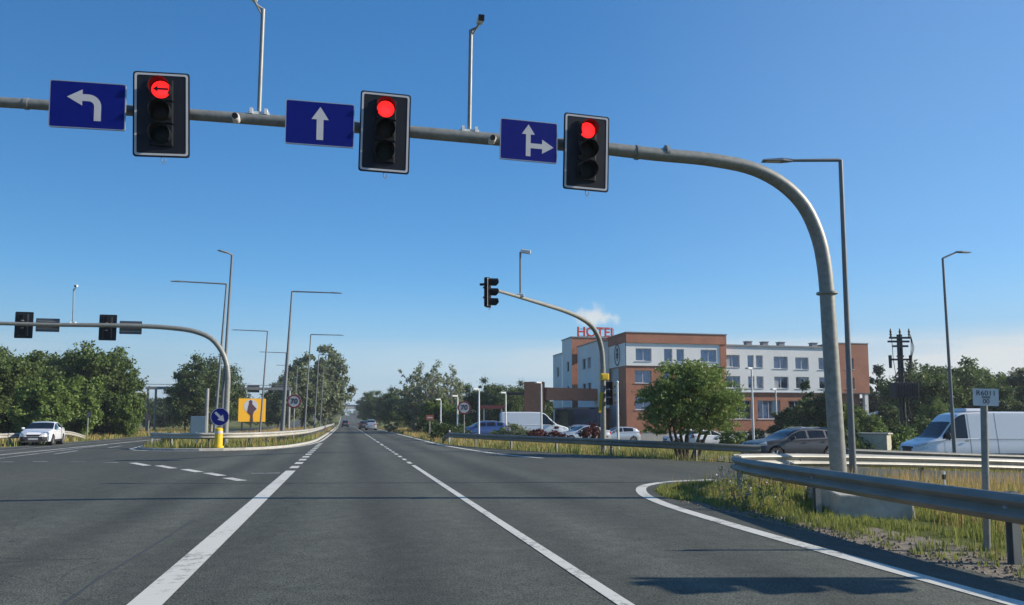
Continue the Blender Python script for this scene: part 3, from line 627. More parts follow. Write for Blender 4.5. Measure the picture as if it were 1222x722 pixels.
def parklamp(label, px, D, pyt, two=False, group='slim car park lamps'):
    b = foot(px, D); tp = atD(px, pyt, D); H = tp.z - b.z
    t = thing('park_lamp', label, 'street lamp', b, 0, group)
    m = MB(); m.tube([(0, 0, 0), (0, 0, H)], [.085, .06], 10); m.build('pole', 'white', t, smooth=True)
    m = MB()
    m.tube([(0, 0, H), (-.15, -.1, H + .08)], .03, 8); m.box((-.3, -.15, H + .1), (.5, .3, .12), R(20)); m.build('lamp_head', 'white', t, bevel=.03)
parklamp('slim car park lamp standing in front of the hotel ground floor windows', 898, 60, 441)
parklamp('shorter slim lamp behind the grey estate car beside the dark shrub', 926, 68, 466)
parklamp('slim lamp rising before the brick portal near the white van', 646, 62, 458)
parklamp('slim lamp left of the parked white van roof', 603.5, 66, 470)
parklamp('slim lamp beside the parked blue cars', 571.5, 58, 466)
parklamp('slim lamp between speed limit sign and bushes', 546, 66, 474)
parklamp('slim lamp against the tall sparse poplars', 526, 75, 478)
b = foot(737, 46); t = thing('signal_post', 'bare slim white post right of the slanted mast', 'post', b)
m = MB(); m.tube([(0, 0, 0), (0, 0, atD(736, 456, 46).z - b.z)], [.08, .06], 10); m.build('pole', 'white', t, smooth=True)
m = MB(); m.ball((0, 0, atD(736, 456, 46).z - b.z), .09); m.build('cap', 'white', t)

# ------------------------------------------------------------------ round signs and posts
def round_sign(label, px, D, pyc, dia, kind, zb=None, rz=-YAW):
    b = foot(px, D); c = atD(px, pyc, D); 
    if zb is not None: b.z += zb
    H = c.z - b.z; t = thing('round_sign', label, 'road sign', b, rz * .5)
    m = MB(); m.tube([(0, .05, 0), (0, .05, H + dia * .45)], .035, 10); m.build('post', 'galv', t, smooth=True)
    m = MB(); m.prism(disc(dia / 2, 32), .02, (0, .01, H)); f = m.build('face', 'bluesign' if kind == 'blue' else 'silver', t)
    m = MB(); ring_prism(m, disc(dia / 2 - .004, 32), disc(dia / 2 - (.03 if kind == 'blue' else dia * .11), 32), .004, (0, -.0105, H)); m.build('rim', 'silver' if kind == 'blue' else 'redfilm', f)
    if kind == 'blue':
        a = MB(); c45 = math.sqrt(.5); P = [(-.055, .30), (.055, .30), (.055, -.02), (.17, -.02), (0, -.30), (-.17, -.02), (-.055, -.02)]
        P = [((x - y) * c45, (x + y) * c45) for x, y in P]; P = [(x * dia / .85, y * dia / .85) for x, y in P]
        a.prism(P, .004, (0, -.0105, H)); a.build('arrow', 'silver', f)
    else:
        text_mesh('70', dia * .52, .004, 'numerals', 'ink', f, (0, -.015, H), bold=.012)
    return t
round_sign('round blue sign with diagonal arrow above the yellow bollard', 263, 39.2, 497.5, .92, 'blue', .14)
b = foot(262.5, 38.8); b.z += .14; t = thing('bollard', 'round yellow bollard below the blue arrow sign', 'bollard', b)
m = MB(); m.tube([(0, 0, 0), (0, 0, .1), (0, 0, .1), (0, 0, .95), (0, 0, 1.0)], [.26, .26, .2, .19, .12], 20); m.build('body', 'yellow', t, smooth=True)
m = MB(); m.tube([(0, 0, .72), (0, 0, .84)], .2, 20); m.build('band', 'silver', t, smooth=True)
round_sign('speed limit 70 sign on the median among the lamps', 351, 49, 479, .88, '70', .14)
round_sign('speed limit 70 sign beside the hotel car park verge', 554, 50, 486.5, .86, '70')
# plate on the right
b = foot(1169, 9.0); c = atD(1172, 474, 9.0); H = c.z - b.z
t = thing('location_sign', 'white plate with black code on a steel post by the guardrail', 'road sign', b, -YAW * .0 - R(12)); t.rotation_euler = (0, R(2), -R(20))
m = MB(); m.tube([(0, .03, -.1), (0, .03, H)], .038, 14); m.build('post', 'pole', t, smooth=True)
m = MB(); m.prism(rrect(.275, .20, .012, 3), .012, (0.0, -.012, H)); f = m.build('plate', 'white', t)
text_mesh('R6011', .082, .001, 'code_lettering', 'ink', f, (0, -.026, H + .046), sx=1.02); text_mesh('00', .075, .001, 'code_lettering', 'ink', f, (0, -.026, H - .05))
m = MB(); m.box((0, 0, H), (.09, .05, .03)); m.build('clamp', 'galv', t)
# marker posts
for lab, px, D in (('small white marker post in the dry grass behind guardrail', 1122, 16.0), ('small pale marker stake under the cream guardrail', 236, 41.5), ('short red and white marker post by the dark guardrail end', 537, 50)):
    b = foot(px, D); hh = .55 if D < 40 else .9; t = thing('marker_post', lab, 'marker post', b)
    m = MB(); m.box((0, 0, hh / 2), (.05 if D < 40 else .12, .04, hh), taper=.85); m.build('stake', 'white', t)
    m = MB(); m.box((0, 0, hh * .8), (.055 if D < 40 else .128, .05, .1), taper=.97); m.build('reflector', 'redfilm' if D > 45 else 'ink', t)
# left roadside signs
b = foot(106, 62); t = thing('small_sign', 'small grey sign back on a post left of the oncoming lanes', 'road sign', b)
m = MB(); m.tube([(0, 0, 0), (0, 0, 2.2)], .05, 8); m.build('post', 'galv', t); m = MB(); m.box((.08, -.06, 2.0), (.34, .03, .4)); m.build('plate', 'signback', t)
b = foot(163, 80); t = thing('board_sign', 'low dark direction board with post at the forest edge', 'road sign', b)
m = MB(); m.tube([(0, 0, 0), (0, 0, 2.1)], .06, 8); m.build('post', 'galv', t); m = MB(); m.tube([(1.25, 0, 0), (1.25, 0, 2.1)], .06, 8); m.build('post', 'galv', t)
m = MB(); m.box((.65, -.08, 1.85), (1.6, .04, .55)); m.build('board', 'signback', t)
b = foot(513, 62); t = thing('brown_sign', 'small brown sign on a post before the sparse poplars', 'road sign', b)
m = MB(); m.tube([(0, 0, 0), (0, 0, 1.9)], .05, 8); m.build('post', 'galv', t); m = MB(); m.box((0, -.06, 1.75), (.62, .03, .42)); p_ = m.build('plate', 'brown', t); m = MB(); m.box((0, -.079, 1.75), (.4, .006, .08)); m.build('stripe', 'silver', p_)
# gantry over the oncoming road, seen from behind
YG = 112
xl = atY(176, 480, YG).x; xr = atY(345, 480, YG).x; zg = atY(250, 463.5, YG).z
t = thing('sign_gantry', 'long grey steel gantry beam crossing behind the median lamps', 'gantry', (xl, YG, 0))
for dx, w in ((0, .15), (1.0, .15), (8.2, .22), (xr - xl, .2)):
    m = MB(); m.tube([(dx, 0, 0), (dx, 0, zg)], w, 10); m.build('column', 'galv', t, smooth=True)
m = MB(); m.box(((xr - xl) / 2, 0, zg), (xr - xl + .6, .4, .38)); m.box(((xr - xl) / 2, 0, zg + .5), (xr - xl + .6, .1, .08)); m.build('beam', 'galv', t, bevel=.03)
m = MB()
for dx, w in ((8.2, .7), (13.5, 1.6), (17.5, 1.4)): m.box((dx, .35, zg), (w, .12, 1.0))
m.build('sign_back', 'signback', t)
m = MB(); m.box((-.8, -.2, zg - 1.0), (1.4, .5, .8)); m.build('floodlight', 'white', t, bevel=.1)
b = foot(237.5, 52); t = thing('info_panel', 'pale blue upright panel beside the gantry column', 'panel', b)
m = MB(); m.box((0, 0, 1.05), (.98, .2, 1.5)); m.build('panel', 'panel', t, bevel=.04); m = MB(); m.box((0, 0, .15), (.7, .16, .3)); m.build('foot', 'darksteel', t)
b = foot(247, 60); t = thing('column_post', 'thick grey post behind the blue arrow sign', 'post', b); m = MB(); m.tube([(0, 0, 0), (0, 0, 4.0)], [.16, .14], 10); m.build('post', 'galv', t, smooth=True); m = MB(); m.box((0, 0, .1), (.5, .5, .2)); m.build('base', 'concrete', t)
# billboard
b = foot(301, 92); t = thing('billboard', 'yellow billboard with a standing figure between the median lamps', 'billboard', b, R(14))
m = MB(); m.box((0, 0, 2.75), (3.1, .25, 2.75)); bd = m.build('board', 'ochre', t)
m = MB(); m.prism(disc(.8, 24), .012, (-.15, -.125, 3.2)); m.build('pale_disc', 'silver', bd)
m = MB(); m.prism([(-.42, .8), (-.1, .8), (-.05, 1.5), (-.45, 1.9), (-.35, 2.6), (-.25, 2.9), (-.3, 3.2), (-.1, 3.38), (.12, 3.2), (.08, 2.9), (.3, 2.65), (.62, 2.3), (.3, 1.95), (.2, 1.5), (.25, .8)], .02, (-.1, -.14, .6)); m.build('printed_figure', 'plum', bd)
m = MB()
for x in (-1.1, 1.1): m.box((x, 0, .7), (.2, .2, 1.4))
m.build('leg', 'darksteel', t)
# street furniture near the parking
b = foot(589, 72); t = thing('shelter', 'open shelter with red fascia beside the parked blue cars', 'shelter', b, -YAW)
m = MB(); m.box((-.1, 0, 2.9), (2.4, 1.6, .3)); m.build('roof', 'terracotta', t); 
for x in (-.9, .75):
    m = MB(); m.box((x, 0, 1.37), (.14, .14, 2.74)); m.build('post', 'white', t)
b = foot(1042, 44.0); t = thing('utility_cabinet', 'large grey green cabinet behind the guardrail', 'cabinet', b, R(-50)); t.scale = (1.2, 1.2, 1.08)
m = MB(); m.box((0, 0, .72), (1.25, .9, 1.3)); c = m.build('case', 'cab', t, bevel=.02); m = MB(); m.box((0, 0, 1.4), (1.4, 1.0, .08)); m.build('lid', 'kerb', t, bevel=.02)
m = MB(); m.box((-.3, -.46, .75), (.55, .02, 1.1)); m.box((.3, -.46, .75), (.55, .02, 1.1)); m.build('door', 'cab', t, bevel=.006); m = MB(); m.box((0, 0, .05), (1.3, .95, .1)); m.build('plinth', 'concrete', t)
# transformer pole
b = foot(1077, 54); t = thing('transformer_pole', 'dark transformer pole with insulators and cables above the van', 'utility pole', b, -YAW)
sc_ = 54 / FPX
def zpx(y): return (HOR - y) * sc_ + CAMH - b.z
m = MB()
for x in (-.13, .13): m.tube([(x, 0, 0), (x * .75, 0, zpx(399))], .1, 8)
for y in (520, 500, 425, 440): m.box((0, 0, zpx(y)), (.42, .24, .1))
m.build('pole', 'darksteel', t)
for yy_, zz_, wd_ in ((-.1, 403, 1.5), (.15, 407, 1.5), (-.05, 413, 1.1), (0, 429, 1.5)):
    m = MB(); m.box((0, yy_, zpx(zz_)), (wd_, .13, .13)); m.build('crossarm', 'darksteel', t)
for x in (-.65, 0, .65):
    m = MB(); z = zpx(402); m.tube([(x, -.1, z), (x, -.1, z + .1), (x, -.1, z + .18), (x, -.1, z + .28), (x, -.1, z + .36), (x, -.1, z + .62)], [.09, .05, .1, .05, .09, .02], 8); m.build('insulator', 'darksteel', t)
for x in (-.72, .72):
    m = MB(); z = zpx(429); m.tube([(x, 0, z + .3), (x, 0, z - .6)], [.12, .1], 8); m.build('fuse', 'darksteel', t)
m = MB(); m.box((0, -.25, zpx(466)), (1.6, 1.0, 1.05)); 
for k in range(9): m.box((-.72 + k * .18, -.80, zpx(466)), (.05, .1, .85))
tb = m.build('transformer', 'darksteel', t, bevel=.02)
m = MB()
for k in range(3): m.tube([(.75, -.1, zpx(400)), (.95 - k * .1, -.1, zpx(415)), (.55, -.2, zpx(435)), (.3 - .2 * k, -.3, zpx(455))], .022, 6)
m.tube([(-.6, -.1, zpx(404)), (-.55, -.1, zpx(430)), (-.4, -.2, zpx(458))], .02, 6); m.tube([(.2, -.15, zpx(470)), (.45, -.2, zpx(500)), (.3, -.2, zpx(540))], .04, 6); m.build('cable', 'black', t)
b = foot(1049, 82); t = thing('parasol', 'pale wide parasol beside the hotel end wall', 'parasol', b)
m = MB(); m.tube([(0, 0, 0), (0, 0, 3.2)], .05, 8); m.build('pole', 'white', t); m = MB(); m.tube([(0, 0, 2.7), (0, 0, 3.4)], [2.3, .1], 8); m.build('canopy', 'awning', t)

# ------------------------------------------------------------------ cars
def loft_car(name, label, cat, loc, rz, sp, group=None, detail=2):
    t = thing(name, label, cat, loc, rz, group)
    L, W = sp['L'], sp['W']; top = pchip(sp['top']); belt = pchip(sp['belt']); zb0 = sp.get('zb', .2)
    hw = pchip([(-L/2, .72), (-L/2 + .06, .82), (-L/2 + .22, .92), (-L/2 + .6, .985), (-.3, 1), (L/2 - .95, .985), (L/2 - .5, .94), (L/2 - .22, .84), (L/2 - .07, .70), (L/2, .56)] if not sp.get('boxy') else
               [(-L/2, .93), (-L/2 + .05, .965), (-L/2 + .2, .985), (0, 1), (L/2 - 1.0, .99), (L/2 - .55, .94), (L/2 - .2, .84), (L/2 - .06, .74), (L/2, .64)])
    ns = sp.get('ns', 110); xs = [L/2 - L * (.5 - .5 * math.cos(PI * i / ns)) * .25 - L * (i / ns) * .75 for i in range(ns + 1)]
    tum = sp.get('tum', .36); V = []; meta = []; NJ = None
    for x in xs:
        w = W / 2 * hw(x); zt = top(x); zs = min(belt(x), zt - .045); hc = zt - zs
        e = max(0, 1 - (L/2 - abs(x)) / .25); zb = zb0 + .10 * e * e
        yr = max(.25, w * .94 - tum * hc - .02); rc = min(.10, hc * .45)
        ring = [(0, zb, 'b'), (w * .5, zb, 'b'), (w * .86, zb, 'b'), (w * .955, zb + .05, 'l')]
        for k in range(11):
            s = k / 10; z = zb + .10 + s * (zs - .05 - zb - .10); ring.append((w * (.965 + .035 * math.sin(PI * min(1, s * 1.15)) ** .7 - .012 * s), z, 'l'))
        ring += [(w * .955, zs - .018, 's'), (w * .935, zs, 's')]
        for k in range(9):
            s = k / 8; ring.append((w * .93 + (yr - w * .93) * s, zs + .004 + (zt - rc - zs - .004) * s, 'w'))
        for k in (1, 2, 3): a = PI / 2 * k / 4; ring.append((yr - rc * .9 * (1 - math.cos(a)), zt - rc + rc * .75 * math.sin(a), 'c'))
        for k in range(1, 8): s = 1 - k / 7; y0 = yr - rc * .9; ring.append((y0 * s, zt - rc * .25 * s * s, 'r'))
        NJ = len(ring); V.append(ring); meta.append((x, zs, zt, w, yr))
    verts = []; 
    full = []
    for i, ring in enumerate(V):
        row = [(xs[i], y, z) for y, z, _ in ring] + [(xs[i], -y, z) for y, z, _ in ring[-2:0:-1]]
        full.append(row); verts += row
    NR = len(full[0]); kinds = [k for _, _, k in V[0]]; kinds = kinds + kinds[-2:0:-1]
    faces = []; fm = []
    WX = sp['wheels']; wr = sp['wr']
    for i in range(ns):
        for j in range(NR):
            j2 = (j + 1) % NR; q = (i * NR + j, i * NR + j2, (i + 1) * NR + j2, (i + 1) * NR + j)
            c = np.mean([verts[k] for k in q], axis=0)
            kd = kinds[j] if j < NJ - 1 else kinds[j2]
            faces.append(q); fm.append((c, kd, i))
    A = np.array(verts)
    nrm = np.zeros_like(A)
    for q in faces:
        n_ = np.cross(A[q[2]] - A[q[0]], A[q[3]] - A[q[1]]); 
        for k in q: nrm[k] += n_
    nrm /= (np.linalg.norm(nrm, axis=1, keepdims=True) + 1e-9)
    if np.mean(np.sum(nrm[:, 1:] * (A[:, 1:] - [0, .7]), axis=1)) < 0: nrm = -nrm
    def in_arch(c): return any((c[0] - wx) ** 2 + (c[2] - wr) ** 2 < (wr + .055) ** 2 for wx in WX)
    mb = MB(); keep = [q for q, (c, kd, i) in zip(faces, fm) if not (in_arch(c) and abs(c[1]) > W * .33 and kd in 'lb')]
    mb.add(verts, keep + [tuple(range(NR)), tuple(ns * NR + k for k in range(NR))[::-1]])
    paint = sp['paint']; body = mb.build('body', paint, t, smooth=True)
    def patch(nm, pred, m, off=.004, parent=None):
        ids = [q for q, (c, kd, i) in zip(faces, fm) if pred(c, kd, meta[i])]
        if not ids: return None
        mp = {}; vs = []; fs = []
        for q in ids:
            r = []
            for k in q:
                if k not in mp: mp[k] = len(vs); vs.append(tuple(A[k] + nrm[k] * off))
                r.append(mp[k])
            fs.append(tuple(r))
        b = MB(); b.add(vs, fs); return b.build(nm, m, parent or t, smooth=True, fix=False)
    ws0, ws1 = sp['ws']
    patch('windscreen', lambda c, k, m: ws1 < c[0] < ws0 and k in 'rcw' and abs(c[1]) < m[4] * .97 - .02 and k != 'w', 'carglass', .005)
    if sp.get('rw'):
        r0, r1 = sp['rw']; patch('rear_window', lambda c, k, m: r1 < c[0] < r0 and k in 'rc' and abs(c[1]) < m[4] * .92 - .03, 'carglass', .005)
    for sgn in (-1, 1):
        for a, b_ in sp['sw']:
            patch('side_window', lambda c, k, m: k == 'w' and c[1] * sgn > 0 and b_ < c[0] < a and m[1] + .03 < c[2] < m[2] - .095 and (m[2] - m[1]) > .16, 'carglass', .004)
        hx, hz0, hz1, hy = sp['hl']
        patch('headlight', lambda c, k, m: c[0] > L/2 - hx and hz0 + (L/2 - c[0]) * .22 < c[2] < hz1 + (L/2 - c[0]) * .28 and c[1] * sgn > hy, 'headlamp', .006)
        tx, tz0, tz1, ty = sp['tl']
        patch('taillight', lambda c, k, m: c[0] < -L/2 + tx and tz0 < c[2] < tz1 and c[1] * sgn > ty, 'tail', .006)
        if detail > 1:
            for a, b_ in sp['doors']:
                dr = patch('door', lambda c, k, m: k in 'ls' and c[1] * sgn > 0 and b_ < c[0] < a and c[2] > zb0 + .16 and not in_arch(c) and c[2] < m[1] - .01, paint, .004)
                if dr:
                    h = MB(); zz = belt(b_) - .11; yy = W / 2 * .985 + .012
                    h.box((b_ + .16, sgn * yy, zz), (.2, .03, .035)); h.build('handle', paint if sp.get('hpaint', 1) else 'trim', dr, bevel=.008)
            patch('sill', lambda c, k, m: k == 'l' and c[1] * sgn > 0 and c[2] < zb0 + .13 and WX[1] + wr < c[0] < WX[0] - wr, 'trim', .005)
        mr = MB(); mx = sp['ws'][0] - .42 if not sp.get('mirx') else sp['mirx']; mz = belt(mx) + .07; yy = W / 2 * .95
        hh = sp.get('mirh', .15); mr.ball((mx, sgn * (yy + .12), mz + hh * .2), (.07, .11, hh * .55), 10, 6); mr.tube([(mx, sgn * (yy - .05), mz - .06), (mx, sgn * (yy + .08), mz - .03)], .025, 6); mr.build('mirror', sp.get('mirm', paint), t, smooth=True)
    gz0, gz1, gy = sp['gr']
    patch('grille', lambda c, k, m: c[0] > L/2 - .3 and gz0 < c[2] < gz1 and abs(c[1]) < gy, 'trim', .005)
    g = MB(); g.prism(rrect(gy * 2 * .8, (gz1 - gz0), .04, 3), .012, (L/2 - .002, 0, (gz0 + gz1) / 2), (0, 1, 0), (0, 0, 1), (1, 0, 0)); g.build('grille_panel', 'trim', t)
    if sp.get('lowgr'):
        a0, a1, ay = sp['lowgr']; patch('air_intake', lambda c, k, m: c[0] > L/2 - .35 and a0 < c[2] < a1 and abs(c[1]) < ay, 'trim', .006)
        g = MB(); g.prism(rrect(min(ay, W * .27) * 2, a1 - a0, .04, 3), .013, (L/2 - .001, 0, (a0 + a1) / 2), (0, 1, 0), (0, 0, 1), (1, 0, 0)); g.build('intake_panel', 'trim', t)
    for e_, zz in ((1, sp.get('plz', .48)), (-1, sp.get('plr', .75))):
        p = MB(); p.box((e_ * (L/2 + .016), 0, zz), (.012, .52, .115)); p.build('number_plate', 'curtain', t)
    al = MB(); 
    for wx in WX:
        for sgn in (-1, 1): al.tube([(wx, sgn * (W/2 - .36), wr), (wx, sgn * (W/2 - .06), wr)], wr + .075, 20, cap=False); al.tube([(wx, sgn * (W/2 - .37), wr), (wx, sgn * (W/2 - .36), wr)], wr + .075, 20)
    al.build('wheel_housing', 'black', t)
    proto = None
    for wx in WX:
        for sgn in (-1, 1):
            if proto is None:
                ty = MB(); r = wr; n = 28; pr = [(-.105, r * .68), (-.11, r * .92), (-.085, r * .985), (0, r), (.085, r * .985), (.11, r * .92), (.105, r * .68)]; vs = []
                for y, rr in pr: vs += [(rr * math.cos(2*PI*k/n), y, rr * math.sin(2*PI*k/n)) for k in range(n)]
                ty.add(vs, [(a * n + k, a * n + (k + 1) % n, (a + 1) * n + (k + 1) % n, (a + 1) * n + k) for a in range(6) for k in range(n)])
                w_ = ty.build('wheel', 'tyre', t, smooth=True)
                ri = MB()
                for k in range(5):
                    a = 2 * PI * k / 5; ri.add([(rr * math.cos(a + da), -.085 - .01 * q_, rr * math.sin(a + da)) for rr, da, q_ in ((r * .12, -.5, 1), (r * .66, -.2, 0), (r * .66, .2, 0), (r * .12, .5, 1))], [(0, 1, 2, 3)])
                ri.tube([(0, -.1, 0), (0, -.06, 0)], r * .16, 12); n = 28; vs = []
                for rr, y in ((r * .69, -.1), (r * .62, -.085), (r * .60, -.02)): vs += [(rr * math.cos(2*PI*k/n), y, rr * math.sin(2*PI*k/n)) for k in range(n)]
                ri.add(vs, [(a * n + k, a * n + (k + 1) % n, (a + 1) * n + (k + 1) % n, (a + 1) * n + k) for a in range(2) for k in range(n)]); ri.build('rim', sp.get('rimm', 'rim'), w_)
                dk = MB(); dk.tube([(0, -.03, 0), (0, -.02, 0)], r * .64, 20); dk.build('brake_disc', 'darksteel', w_); proto = w_
            else: w_ = dup(proto, parent=t)
            w_.location = (wx, -(W/2 - .125) * 1 if sgn < 0 else (W/2 - .125), wr); w_.rotation_euler = (0, 0, 0 if sgn < 0 else PI)
    if sp.get('seams'):
        for a in sp['seams']:
            for sgn in (-1, 1): patch('panel_seam', lambda c, k, m: k in 'lsw' and c[1] * sgn > 0 and abs(c[0] - a) < .026 and c[2] > zb0 + .15, 'seam', .003)
        for sgn in (-1, 1):
            patch('rub_strip', lambda c, k, m: k == 'l' and c[1] * sgn > 0 and zb0 + .30 < c[2] < zb0 + .42 and -L/2 + .2 < c[0] < L/2 - .6 and not in_arch(c), 'trim', .006)
            patch('waist_crease', lambda c, k, m: k == 's' and c[1] * sgn > 0 and -L/2 + .3 < c[0] < .4, 'seam', .003)
    if sp.get('rails'):
        for sgn in (-1, 1):
            rr = MB(); xa, xb_ = sp['rails']; rr.tube([(xa, sgn * .56, top(xa) - .02), (xa - .1, sgn * .56, top(xa) + .03), (0 * xa + (xa + xb_) / 2, sgn * .56, top((xa + xb_) / 2) + .035), (xb_ + .1, sgn * .56, top(xb_) + .03), (xb_, sgn * .56, top(xb_) - .02)], .018, 6); rr.build('roof_rail', 'rim', t)
    if sp.get('roofbox'):
        rr = MB(); xa, xb_, hh = sp['roofbox']; rr.box(((xa + xb_) / 2, 0, top(xb_) + hh / 2 - .01), (abs(xa - xb_), 1.2, hh), taper=.86); rr.build('roof_unit', 'carwhite', t, bevel=.05)
    return t
def S(base, **k): d = dict(base); d.update(k); return d
SEDAN = dict(L=4.63, W=1.78, paint='carwhite', wr=.32, wheels=(1.38, -1.32), top=[(2.315, .60), (2.27, .68), (2.12, .76), (1.8, .84), (1.2, .94), (.98, .98), (.1, 1.37), (-.3, 1.435), (-.85, 1.41), (-1.3, 1.28), (-1.75, 1.08), (-2.0, 1.02), (-2.2, 1.0), (-2.315, .84)],
    belt=[(2.3, .70), (1.0, .88), (-1, .95), (-2.3, .95)], ws=(.94, .12), rw=(-1.0, -1.74), sw=[(.75, -.28), (-.36, -1.25)], hl=(.42, .60, .71, .38), tl=(.2, .72, .92, .45), doors=[(.95, -.28), (-.31, -1.15)], gr=(.56, .64, .42), lowgr=(.25, .54, .70), plz=.40)
ESTATE = dict(L=4.55, W=1.83, paint='cargrey', wr=.35, wheels=(1.36, -1.33), top=[(2.275, .66), (2.22, .78), (2.05, .88), (1.7, .95), (1.2, 1.02), (1.02, 1.05), (.3, 1.40), (-.05, 1.49), (-.7, 1.51), (-1.5, 1.46), (-1.85, 1.38), (-2.08, 1.14), (-2.2, 1.0), (-2.275, .78)],
    belt=[(2.3, .80), (1.0, .97), (-1, 1.04), (-2.3, 1.08)], ws=(.98, .2), rw=(-1.88, -2.1), sw=[(.8, -.22), (-.3, -1.12), (-1.22, -1.75)], hl=(.5, .68, .79, .42), tl=(.22, .78, .98, .5), doors=[(1.0, -.24), (-.27, -1.2)], gr=(.45, .72, .46), lowgr=(.26, .40, .7), rails=(-.05, -1.6), plz=.45)
HATCH = dict(L=4.1, W=1.76, paint='carwhite', wr=.31, wheels=(1.25, -1.25), top=[(2.05, .62), (2.0, .72), (1.85, .82), (1.5, .92), (1.0, 1.02), (.1, 1.40), (-.3, 1.48), (-1.0, 1.46), (-1.5, 1.38), (-1.85, 1.12), (-1.98, .98), (-2.05, .75)],
    belt=[(2.0, .76), (1.0, .92), (-1, 1.0), (-2, 1.02)], ws=(.97, .15), rw=(-1.5, -1.86), sw=[(.75, -.25), (-.32, -1.3)], hl=(.45, .64, .76, .4), tl=(.2, .8, 1.05, .5), doors=[(.9, -.25), (-.28, -1.15)], gr=(.5, .62, .45), lowgr=(.28, .42, .6), ns=70)
VAN = dict(L=6.1, W=2.0, paint='carwhite', wr=.34, wheels=(2.05, -1.75), boxy=1, tum=.12, zb=.26, top=[(3.05, .88), (3.0, 1.02), (2.8, 1.14), (2.3, 1.30), (2.05, 1.38), (1.3, 2.14), (1.12, 2.34), (.85, 2.55), (.5, 2.64), (-.5, 2.68), (-2.7, 2.67), (-2.95, 2.62), (-3.05, 2.5)],
    belt=[(3.05, 1.0), (2.0, 1.28), (1, 1.36), (-3.05, 1.36)], ws=(2.02, 1.28), rw=None, sw=[(1.75, .52)], hl=(.5, .78, 1.02, .55), tl=(.12, .8, 1.5, .85), doors=[(1.72, .45)], gr=(.72, .98, .46), lowgr=(.38, .58, .75), plz=.5, mirx=1.55, mirh=.36, mirm='trim', hpaint=0, roofbox=(.35, -.75, .16), ns=140)
def stretch(sp, e):
    f = lambda x: x + e / 2 if x > 0 else x - e / 2
    d = dict(sp); d['L'] = sp['L'] + e
    for k in ('top', 'belt'): d[k] = [(f(x), z) for x, z in sp[k]]
    for k in ('wheels', 'ws', 'roofbox'): d[k] = tuple(f(x) for x in sp[k][:2]) + tuple(sp[k][2:])
    d['roofbox'] = (f(.35), f(.35) - 1.1, .16); d['mirx'] = f(sp['mirx'])
    for k in ('sw', 'doors'): d[k] = [(f(a), f(b)) for a, b in sp[k]]
    return d
# white saloon on the left, coming towards the junction
b = foot(42, 46.5); loft_car('saloon_car', 'white saloon with a black grille coming out of the left road', 'car', (b.x, b.y + 1.5, b.z + .02), -PI / 2 + R(7), SEDAN)
loft_car('estate_car', 'dark grey estate car with roof rails driving behind guardrail', 'car', (19.75, 31.6, Z(19.7, 31.6) + .03), PI + R(1), S(ESTATE, ns=150))
loft_car('delivery_van', 'white high roof panel van behind the small white plate', 'van', (30.6, 32.9, Z(29.5, 33) + .02), PI - R(8), S(stretch(VAN, .9), seams=(.86, -.55, -2.2), ns=200))
b = foot(443, 122); loft_car('family_car', 'white hatchback driving away in the right lane', 'car', (b.x, b.y, b.z + .02), PI / 2, S(HATCH, paint='carsilver', top=[(x, z * 1.12) for x, z in HATCH['top']]), 'cars far down the road', 1)
b = foot(434.5, 137); loft_car('family_car', 'black car beside the white hatchback far ahead', 'car', (b.x, b.y, b.z + .02), PI / 2, S(HATCH, paint='cardark'), 'cars far down the road', 1)
b = foot(412.5, 180); loft_car('family_car', 'dark car farthest ahead in the left lane', 'car', (b.x, b.y, b.z + .02), PI / 2, S(HATCH, paint='cardark', top=[(x, z * 1.1) for x, z in HATCH['top']]), 'cars far down the road', 1)
G_ = 'cars parked by the hotel'
VAN2 = S(VAN, ns=80, top=[(x, z * .93 if z > 1.5 else z) for x, z in VAN['top']], roofbox=None)
b = foot(637, 69); loft_car('delivery_van', 'white van parked among bushes facing right', 'van', b + Vector((0, 0, .03)), R(-8), VAN2, G_, 1)
for lab, px, D, ang, spec, nm in (
    ('white hatchback parked right of the willow trunks', 846, 66, 2, S(HATCH, ns=90), 'hatchback_car'),
    ('white car half hidden behind the willow trunks', 817, 71, 184, S(HATCH), 'hatchback_car'),
    ('silver blue estate parked beside the white van', 684, 76, 176, S(ESTATE, paint='carsilver', ns=70), 'estate_car'),
    ('silver car with low bonnet near the slanted mast', 694, 62, 190, S(SEDAN, paint='carsilver', ns=70), 'saloon_car'),
    ('dark car parked below the hotel entrance', 716, 74, 0, S(HATCH, paint='cardark'), 'hatchback_car'),
    ('white car behind the red shrub by the slanted mast', 735, 68, 185, S(HATCH, paint='carsilver'), 'hatchback_car'),
    ('blue car parked left of the shelter', 574, 66, 185, S(ESTATE, paint='carblue', ns=70), 'estate_car'),
    ('dark blue car parked beneath the red fascia shelter', 593, 70, 178, S(HATCH, paint='carblue'), 'hatchback_car')):
    b = foot(px, D); loft_car(nm, lab, 'car', b + Vector((0, 0, .03)), R(ang) , spec, G_, 1)

